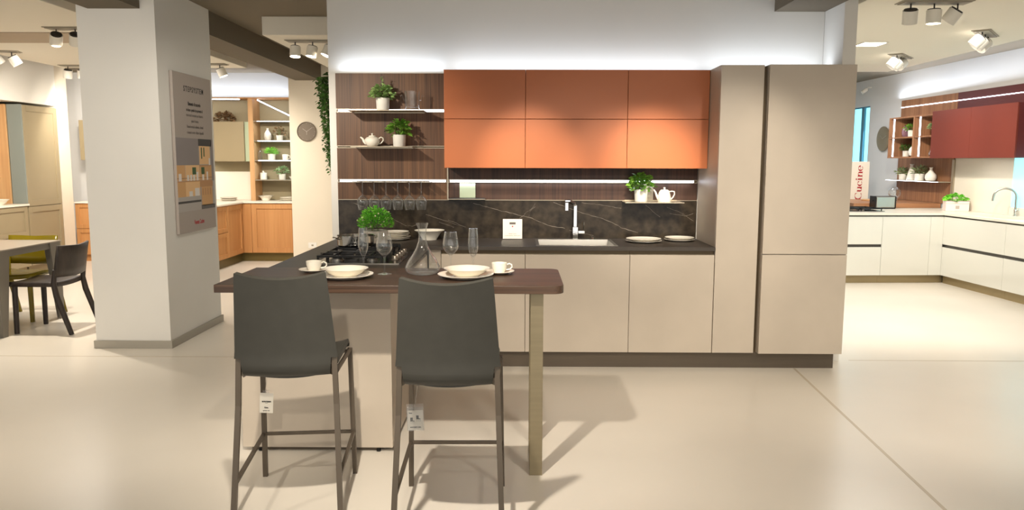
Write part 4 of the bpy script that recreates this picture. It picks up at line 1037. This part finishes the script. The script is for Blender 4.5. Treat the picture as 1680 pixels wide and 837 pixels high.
# panelling on the right wall
P0 = (-.01, 1.5, .94); t = rthing('wall_panelling', 'honey walnut wall panels around the open cubes and lit shelf, right wall', 'wall panel', *P0)
b = lb(t, *P0); b.box(-.02, -.001, .838, 2.22, .937, 2.405, bev=.001); b.build('panel', M_WALNUTR, t, world=False)
b = lb(t, *P0); b.box(-.024, -.0205, .838, 2.22, 2.298, 2.308); b.build('led_strip', M_LED2, t, world=False)
b = lb(t, *P0); b.box(-.04, -.001, .790, .836, .871, 1.53, bev=.001); b.build('metal_post', M_ALU, t, world=False)
P0 = (-.01, -1, 1.56); t = rthing('wall_panelling', 'dark red wall panel with light strip above the red wall cabinets', 'wall panel', *P0)
b = lb(t, *P0); b.box(-.02, -.001, -3.0, .835, 1.56, 2.405, bev=.001); b.build('panel', M_REDD, t, world=False)
b = lb(t, *P0); b.box(-.024, -.0205, -3.0, .835, 2.298, 2.308); b.build('led_strip', M_LED2, t, world=False)
b = B(RK); b.box(-.02, -.001, -.32, .788, .871, 1.545); tag(b.build('splashback', M_WTOP), 'plain cream splashback behind the basil box, right wall', 'splashback')
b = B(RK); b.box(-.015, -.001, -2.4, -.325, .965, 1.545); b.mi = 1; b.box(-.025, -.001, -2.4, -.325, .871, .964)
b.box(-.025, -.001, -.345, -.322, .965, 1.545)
struct(b.build('reflection_pane', [M_CYAN, M_WTOP]))  # reflected window daylight painted as a glowing cyan pane on the wall
# cubes
P0 = (-.2, 1.33, 1.55); t = rthing('cube_shelf', 'open walnut cube shelf with two columns and glowing vertical strips', 'shelf unit', *P0)
b = lb(t, *P0)
for z0, z1 in ((1.55, 1.57), (1.829, 1.847), (2.107, 2.127)): b.box(-.37, -.022, .78, 1.88, z0, z1)
for y0, y1 in ((.78, .798), (1.222, 1.25), (1.862, 1.88)):
    for z0, z1 in ((1.57, 1.829), (1.847, 2.107)): b.box(-.37, -.022, y0, y1, z0, z1)
b.build('carcass', M_WALNUTR, t, world=False)
for y in (1.765, 1.10):
    for z0, z1 in ((1.5705, 1.8285), (1.8475, 2.1065)):
        b = lb(t, *P0); b.box(-.362, -.350, y-.008, y+.008, z0, z1); b.build('led_strip', M_LED2, t, world=False)
ys = [.775, -.04, -.855, -1.67]
for i, lab in enumerate(('red wall cabinet touching the open cube shelf', 'second red wall cabinet from the cube shelf, cut by the photo edge', 'red wall cabinet farthest from the cube shelf')):
    if i == 2: continue
    y1, y0 = ys[i], ys[i+1]; P0 = (-.2, (y0+y1)/2, 1.545); t = rthing('wall_cabinet', lab, 'wall cabinet', *P0, group='red wall cabinets')
    b = lb(t, *P0); b.box(-.365, -.022, y0+.001, y1-.001, 1.547, 2.152); b.build('body', M_REDD, t, world=False)
    b = lb(t, *P0); b.box(-.387, -.366, y0+.001, y1-.001, 1.545, 2.155, bev=.0015); b.build('door', M_RED, t, world=False)
P0 = (-.1, 1.53, 1.235); t = rthing('wall_shelf', 'lit glass shelf with four ornaments on the honey walnut panel', 'shelf', *P0)
b = lb(t, *P0); b.box(-.20, -.021, .845, 2.22, 1.222, 1.232, bev=.001); b.build('board', M_BACKPL, t, world=False)
b = lb(t, *P0); b.box(-.206, -.2005, .86, 2.20, 1.2245, 1.2295); b.build('led_strip', M_LED2, t, world=False)
def at(x, y, z): return tuple(rk(x, y, z))
Zs = 1.2325
potted('potted_plant', 'leafy plant in a white pot at the left end of the lit shelf, right wall', at(-.13, 1.86, Zs), .055, .09, M_LEAF4, dict(rx=.10, ry=.065, h=.09, n=110, L=.05, W=.025, seed=51))
vase('cone-shaped cream vase on the lit shelf, right wall', at(-.12, 1.655, Zs), [(0,0),(.065,0),(.07,.008),(.055,.08),(.03,.17),(.018,.21),(.03,.235),(.024,.235),(.013,.21),(0,.2)])
potted('potted_plant', 'grey-green plant in a round white pot between two vases on the lit shelf', at(-.13, 1.43, Zs), .065, .10, M_LEAF4, dict(rx=.11, ry=.06, h=.12, n=130, L=.06, W=.014, seed=52))
vase('teardrop cream vase at the right of the lit shelf, right wall', at(-.11, 1.19, Zs), [(0,0),(.04,0),(.06,.01),(.075,.05),(.068,.09),(.035,.13),(.018,.155),(.018,.175),(.025,.19),(.019,.19),(.012,.165),(0,.14)])
vase('mauve glass vase in the upper left cube', at(-.20, 1.72, 1.8475), [(0,0),(.03,0),(.05,.02),(.06,.07),(.05,.13),(.03,.16),(.024,.16),(.04,.12),(.05,.07),(.04,.02),(0,.01)], M_PURPLE)
potted('potted_plant', 'green plant in a white pot in the upper left cube', at(-.20, 1.555, 1.8475), .06, .095, M_LEAF2, dict(rx=.11, ry=.09, h=.09, n=110, L=.05, W=.03, seed=53))
vase('small round cream vase in the upper left cube', at(-.2, 1.40, 1.8475), [(0,0),(.03,0),(.048,.02),(.055,.05),(.045,.08),(.02,.09),(.015,.085),(0,.08)])
potted('potted_plant', 'pale leafed plant in a white pot in the upper right cube', at(-.20, .97, 1.8475), .06, .095, M_LEAF4, dict(rx=.10, ry=.09, h=.10, n=120, L=.045, W=.032, seed=54))
potted('potted_plant', 'dark fern in a small cream pot in the lower left cube', at(-.20, 1.69, 1.5705), .045, .085, M_LEAF5, dict(rx=.08, ry=.08, h=.09, n=150, L=.06, W=.014, seed=55))
vase('large cream shouldered vase in the lower left cube', at(-.20, 1.44, 1.5705), [(0,0),(.055,0),(.08,.015),(.095,.06),(.085,.11),(.055,.15),(.045,.165),(.045,.185),(.04,.185),(.04,.165),(.08,.1),(.08,.02),(0,.01)])
t = thing('glass_carafe', 'clear glass carafe with a spout in the lower right cube', 'glass', at(-.22, 1.01, 1.5705))
glass_lathe('glass_body', [(0,0),(.03,0),(.04,.015),(.045,.04),(.03,.08),(.016,.11),(.016,.15),(.022,.17),(.019,.17),(.013,.15),(.013,.11),(.027,.08),(.041,.04),(.034,.018),(0,.006)], 0, parent=t, n=24)
potted('potted_plant', 'small green plant in a narrow cream pot in the lower right cube', at(-.20, .90, 1.5705), .035, .10, M_LEAF2, dict(rx=.05, ry=.05, h=.10, n=70, L=.04, W=.025, seed=56))
# things on the right worktop
t = thing('toaster', 'two-slot steel toaster with dark ends on the white worktop at right', 'toaster', at(-.90, .93, .8705), .05)
b = B(); b.box(-.13, .13, -.08, .08, .012, .165, bev=.012, seg=3); b.build('shell', M_STEEL, t, world=False)
b = B(); b.box(-.142, -.1305, -.082, .082, .010, .170, bev=.005); b.build('end_cap', M_BLACK, t, world=False)
b = B(); b.box(.1305, .142, -.082, .082, .010, .170, bev=.005); b.build('end_cap', M_BLACK, t, world=False)
b = B(); b.box(-.135, .135, -.078, .078, 0, .0115); b.build('base', M_BLACK, t, world=False)
b = B(); b.box(-.10, .10, -.045, -.02, .1652, .168); b.box(-.10, .10, .02, .045, .1652, .168); b.build('slots', M_BLACK, t, world=False)
b = B(); b.box(-.152, -.1425, -.02, .02, .10, .115, bev=.002); b.build('lever', M_BLACK, t, world=False)
P0 = (-1.50, .55, .8705); t = rthing('gas_hob', 'black gas hob at the left of the right-hand white worktop', 'gas hob', *P0)
b = B(); b.box(-.30, .30, -.25, .25, 0, .006, bev=.001); b.build('hob_plate', M_HOB, t, world=False)
for cx in (-.15, .15):
    b = B()
    for x in (cx-.13, cx+.13): b.box(x-.006, x+.006, -.22, .22, .028, .04)
    for y in (-.22, 0, .22): b.box(cx-.124, cx+.124, y-.006, y+.006, .028, .04)
    for x in (cx-.13, cx+.13):
        for y in (-.2, .2): b.box(x-.005, x+.005, y-.005, y+.005, .006, .028)
    b.build('pan_support', M_IRON, t, world=False)
    for y in (-.11, .11):
        b = B(); b.lathe([(0,0),(.045,0),(.045,.012),(.03,.018),(0,.018)], 20, T((cx, y, .0062))); b.build('burner', M_BLACK, t, world=False)
t = thing('planter_box', 'pale pink carton planter with green basil on the white worktop at right', 'planter', at(-.19, .45, .8705), .05-.30)
b = B(); b.prism([(-.135,-.075),(.135,-.075),(.135,.075),(-.135,.075)], 0, .13, bev=.003); b.build('box', M_PINKBOX, t, world=False)
b = B(); b.box(-.137, .137, -.0775, -.0755, .095, .099); b.box(-.022, .022, -.0775, -.0755, .03, .07); b.box(-.137, .137, -.0765, -.0755, .122, .132); b.build('print', M_POSTER, t, world=False)
b = B(); foliage(b, .13, .075, .09, 120, .055, .042, 61, z0=.12, droop=.3); b.build('foliage', M_LEAF2 if False else M_LEAF3, t, world=False)
t = thing('glass_bubble', 'round clear glass bubble vase on the walnut snack counter', 'glass', at(-.30, 1.75, .9355))
glass_lathe('glass_body', [(0,0),(.04,0),(.03,.02),(.06,.05),(.085,.10),(.08,.15),(.05,.185),(.03,.2),(.027,.2),(.047,.182),(.077,.15),(.082,.10),(.058,.054),(.02,.03),(0,.03)], 0, parent=t, n=32)
dish('serving_board', 'pale wooden round board on the walnut snack counter', 'board', at(-.62, 1.75, .9355), [(0,0),(.15,0),(.155,.012),(.15,.02),(0,.02)], M_OAKL)
# sign board
P0 = (-.68, 2.28, 0); t = rthing('sign_board', 'white standing board with red vertical lettering behind the right-hand kitchen', 'sign', *P0)
b = lb(t, *P0); b.box(-.94, -.43, 2.26, 2.30, 0, 1.50, bev=.002); b.build('board', M_PAPER, t, world=False)
# high-contrast serif letters, built from stems, hairlines and swelling arcs (unit: x-height 1)
def arc(b, cx, cy, rx, ry, a0, a1, w0, w1, n=18):
    pr = None
    for k in range(n+1):
        a = math.radians(a0+(a1-a0)*k/n); w = w0+(w1-w0)*abs(math.cos(a))**1.5
        p = Vector((cx+rx*math.cos(a), cy+ry*math.sin(a), 0)); d = Vector((math.cos(a), math.sin(a), 0))
        c = [p-d*w/2, p+d*w/2]
        if pr: b.quad([pr[0], pr[1], c[1], c[0]])
        pr = c
def bar(b, x0, x1, y0, y1): b.quad([(x0,y0,0),(x1,y0,0),(x1,y1,0),(x0,y1,0)])
def glyph(b, ch, x):
    h, H, s = .06, .05, .26
    if ch == 'C': arc(b, x+.75, .72, .68, .72, 50, 310, h, .30); bar(b, x+1.12, x+1.18, .95, 1.38); return x+1.35
    if ch == 'c': arc(b, x+.42, .5, .40, .47, 45, 315, h, s); b.lathe([(0,0),(.11,0)], 12, T((x+.70,.74,0))); return x+.90
    if ch == 'e': arc(b, x+.42, .5, .40, .47, 0, 315, h, s); bar(b, x+.2, x+.82, .47, .53); return x+.95
    if ch == 'i': bar(b, x+.12, x+.38, 0, 1); bar(b, x, x+.5, 0, H); bar(b, x, x+.2, .95, 1); b.lathe([(0,0),(.15,0)], 14, T((x+.25,1.3,0))); return x+.60
    if ch == 'n': bar(b, x+.12, x+.36, 0, 1); bar(b, x, x+.48, 0, H); bar(b, x, x+.2, .95, 1); arc(b, x+.60, .62, .26, .35, 0, 170, h, s); bar(b, x+.73, x+.99, 0, .64); bar(b, x+.62, x+1.1, 0, H); return x+1.2
    if ch == 'u': bar(b, x+.12, x+.38, .36, 1); bar(b, x, x+.2, .95, 1); arc(b, x+.50, .38, .26, .35, 180, 350, h, s); bar(b, x+.72, x+.98, 0, 1); bar(b, x+.60, x+.8, .95, 1); bar(b, x+.9, x+1.1, 0, H); return x+1.2
    if ch == 'V':
        b.quad([(x+.1,1.44,0),(x+.42,1.44,0),(x+.82,0,0),(x+.66,0,0)]); b.quad([(x+.72,0,0),(x+.78,0,0),(x+1.3,1.44,0),(x+1.24,1.44,0)]); bar(b, x-.05, x+.55, 1.39, 1.44); bar(b, x+1.05, x+1.45, 1.39, 1.44); return x+1.45
    if ch == 't': bar(b, x+.18, x+.42, .1, 1.25); bar(b, x, x+.62, .94, 1.0); arc(b, x+.48, .2, .18, .17, 180, 330, h, .2); return x+.75
    if ch == 'a': arc(b, x+.36, .28, .26, .25, 0, 360, h, .2); bar(b, x+.52, x+.78, .05, .75); arc(b, x+.42, .70, .24, .25, 10, 160, h, .2); bar(b, x+.7, x+.95, 0, H); return x+1.0
    return x+.55
b = lb(t, *P0)
nv = B(); x = .3
for ch in 'Veneta Cucine': x = glyph(nv, ch, x)
SM = T((-.535, 2.2592, 1.445-x*.084)) @ FRONT @ Rz(PI/2) @ Matrix.Diagonal((.084,.070,.084,1))
sc_ = 1.0
tt = nv.bm; me = bpy.data.meshes.new('q'); bmesh.ops.transform(tt, matrix=SM @ Matrix.Diagonal((sc_,1,1,1)), verts=tt.verts); tt.to_mesh(me); tt.free(); b.bm.from_mesh(me); bpy.data.meshes.remove(me)
b.build('lettering', M_REDINK, t, world=False)
# wall disc clock and camera
t = rthing('wall_clock', 'large pewter disc clock on the right wall beside the cube shelf', 'clock', -.03, 2.68, 1.665)
CK = T((0,0,.19)) @ Matrix(((0,0,-1,0),(-1,0,0,0),(0,1,0,0),(0,0,0,1)))
b = B(); b.lathe([(0,-.028),(.06,-.028),(.185,-.01),(.192,-.004),(.192,.004),(.185,.006),(.06,-.008),(0,-.008)], 48, CK); b.build('dish', M_GOLD, t, smooth=True, world=False)
b = B()
for a, L_ in ((.9, .09), (-1.2, .13)): b.box(-.003, .003, 0, L_, .012, .014, M=CK @ Rz(a))
b.build('hands', M_ALU, t, world=False)
t = rthing('security_camera', 'tiny white security camera high on the right wall above the window', 'camera', -.08, 3.19, 2.66)
b = B(); b.tube([(.078,0,.03),(.03,0,.03),(0,0,.0)], .008, 8); b.build('bracket', M_SPOTW, t, world=False)
b = B(); b.lathe([(0,0),(.03,0),(.03,.09),(0,.095)], 20, Ry(-2.2)); b.build('camera_body', M_SPOTW, t, smooth=True, world=False)
# ================================================================== LIGHT
EXPO = 0.55
S.cycles.max_bounces = 14; S.cycles.transmission_bounces = 14; S.cycles.transparent_max_bounces = 12; S.cycles.glossy_bounces = 6; S.cycles.diffuse_bounces = 5
def spot(x, y, tx, ty, tz, e, deg=55, z=2.45, blend=.9, col=(1,.90,.76), r=.05):
    l = bpy.data.lights.new('spot_light', 'SPOT'); l.energy = e; l.spot_size = math.radians(deg); l.spot_blend = blend; l.color = col; l.shadow_soft_size = r
    o = bpy.data.objects.new('spot_light', l); COL.objects.link(o); o.location = (x, y, z)
    o.rotation_euler = (Vector((tx,ty,tz))-Vector((x,y,z))).to_track_quat('-Z', 'Y').to_euler(); return o
def area(x, y, z, sx, sy, e, rot=(0,0,0), col=(1,.95,.88)):
    l = bpy.data.lights.new('area_light', 'AREA'); l.shape = 'RECTANGLE'; l.size = sx; l.size_y = sy; l.energy = e; l.color = col
    o = bpy.data.objects.new('area_light', l); COL.objects.link(o); o.location = (x, y, z); o.rotation_euler = rot; return o
w = bpy.data.worlds.new('world'); S.world = w; w.use_nodes = True
w.node_tree.nodes['Background'].inputs[0].default_value = (1, .96, .9, 1); w.node_tree.nodes['Background'].inputs[1].default_value = .45
D = math.radians
# added fill from behind the camera, daylight-coloured, no window modelled
area(0, -3.1, 1.35, 12, 2.5, 70, (D(90),0,0), (1,.97,.92))
# kitchen spots
spot(-2.0, 4.2, -1.0, 6.0, 1.5, 130, 50)
spot(-.05, 4.35, .08, 5.78, 1.42, 120, 32, blend=1)
spot(.90, 4.35, 1.00, 5.78, 1.42, 125, 32, blend=1)
spot(1.70, 3.9, 1.50, 5.46, 1.35, 62, 46, blend=1)
spot(2.3, 3.9, 1.95, 5.46, 1.15, 24, 50, blend=1)
spot(.3, 2.6, .4, 5.4, .5, 80, 60)
spot(-.62, 2.0, -.4, 3.5, .6, 190, 62, r=.035)
spot(-2.0, 2.2, -2.0, 3.6, .0, 60, 60)
spot(1.0, 1.6, 1.4, 3.6, 0, 90, 70)
spot(2.9, 3.0, 2.6, 5.0, 0, 90, 70)
spot(-2.6, 3.2, -2.4, 4.6, 0, 70, 75)
spot(.75, 4.1, .80, 6.06, .98, 90, 40, r=.02)
spot(-.4, 4.1, -.35, 6.06, .98, 50, 40, r=.02)
spot(-2.9, 2.4, -3.0, 6.0, 1.3, 110, 60, col=(1,.93,.82))  # added to brighten the pillar front, no fixture of its own
spot(-1.4, 4.9, -2.75, 6.6, 1.2, 40, 70, col=(1,.93,.82))
spot(-.3, -.4, -.85, 3.8, .35, 110, 32)
spot(1.2, .6, 1.3, 5.4, .3, 90, 55)
# strips above the cabinets washing the wall
area(-.99, 6.02, 2.172, .80, .05, .9, (D(174),0,0), (.70,.82,1))
area(.42, 5.98, 2.165, 1.90, .06, 2.4, (D(170),0,0), (.80,.88,1))
area(1.85, 5.95, 2.165, .88, .08, 1.5, (D(170),0,0), (.80,.88,1))
# under-cabinet
area(.41, 6.03, 1.32, 1.85, .02, 1.0, (0,0,0), (.95,.97,1))
# left hall
spot(-4.07, 6.95, -5.8, 8.8, .9, 150, 90)
spot(-4.3, 6.7, -4.4, 6.2, 0, 150, 100)
spot(-5.2, 8.3, -6.4, 10.2, 1.3, 110, 80)
spot(-3.7, 9.4, -3.9, 11.4, .9, 120, 90)
spot(-5.3, 9.6, -6.2, 12.0, 1.5, 110, 85)
spot(-2.15, 7.75, -2.7, 11.0, 1.3, 110, 60)
spot(-2.0, 7.7, -2.9, 9.0, 0, 70, 80)
area(-4.2, 11.88, 2.44, 1.6, .04, 4, (D(178),0,0), (.80,.88,1))
area(-4.6, 8.8, 2.62, 1.5, 1.5, 40)  # added soft fill under the drop ceiling, no panel light here
for z in (1.49, 1.78, 2.07): area(-3.6, 11.68, z-.016, .62, .02, .9, (D(-20),0,0), (.72,.88,1))
area(-5.9, 10.6, 2.3, .6, .6, 12, (D(55),0,0), (1,.95,.86))  # added to whiten the wall behind the pilaster, no lamp there
# right hall
for x, y, tx, ty, tz, e in ((4.19,8.6,5.4,9.4,1.7,65),(4.2,7.1,5.4,8.4,1.7,55),(3.0,5.7,3.4,7.6,0,100),(4.2,8.6,4.4,9.6,.3,35),(3.1,5.8,4.6,7.8,.1,70),(4.2,8.9,5.7,11.0,1.3,60)):
    spot(x, y, tx, ty, tz, e, 80)
area(3.6, 7.9, 2.62, 1.2, 3.0, 45)  # added soft fill, far wider than the square panel light
area(5.66, 9.9, 2.42, .10, 4.0, 12, (D(180),D(-12),0), (.80,.88,1))
area(5.6, 9.0, 1.53, .03, 1.6, 2, (0,0,D(3)))
spot(4.1, 9.9, 5.7, 12.6, 1.4, 60, 90)  # added to lift the dark rear part of the right wall
area(4.4, 11.6, 2.6, 1.0, 1.0, 16, (0,0,0), (.92,.95,1))  # added fill for the wall near the window, no fixture there
area(5.72, 13.0, 1.6, .8, 1.2, 10, (0,D(90),0), (.45,.8,1))
# ================================================================== CAMERA
cam = bpy.data.cameras.new('camera'); co = bpy.data.objects.new('camera', cam); COL.objects.link(co)
cf, cyaw, cp, cr = 1268.83, .0089, .1206, .0029
cyw, syw = math.cos(cyaw), math.sin(cyaw)
fw = Vector((-syw*math.cos(cp), cyw*math.cos(cp), -math.sin(cp))); rt = Vector((cyw, syw, 0)); up = rt.cross(fw)
r2 = rt*math.cos(cr)+up*math.sin(cr); u2 = -rt*math.sin(cr)+up*math.cos(cr)
Mx = Matrix.Identity(4)
for i in range(3): Mx[i][0] = r2[i]; Mx[i][1] = u2[i]; Mx[i][2] = -fw[i]
Mx[2][3] = 1.4892
co.matrix_world = Mx
cam.sensor_fit = 'HORIZONTAL'; cam.sensor_width = 36; cam.lens = cf*36/1680; cam.clip_start = .02; cam.clip_end = 100
S.camera = co
vs = S.view_settings; vs.view_transform = 'Standard'; vs.look = 'None'; vs.gamma = 1; vs.use_curve_mapping = False; vs.exposure = EXPO
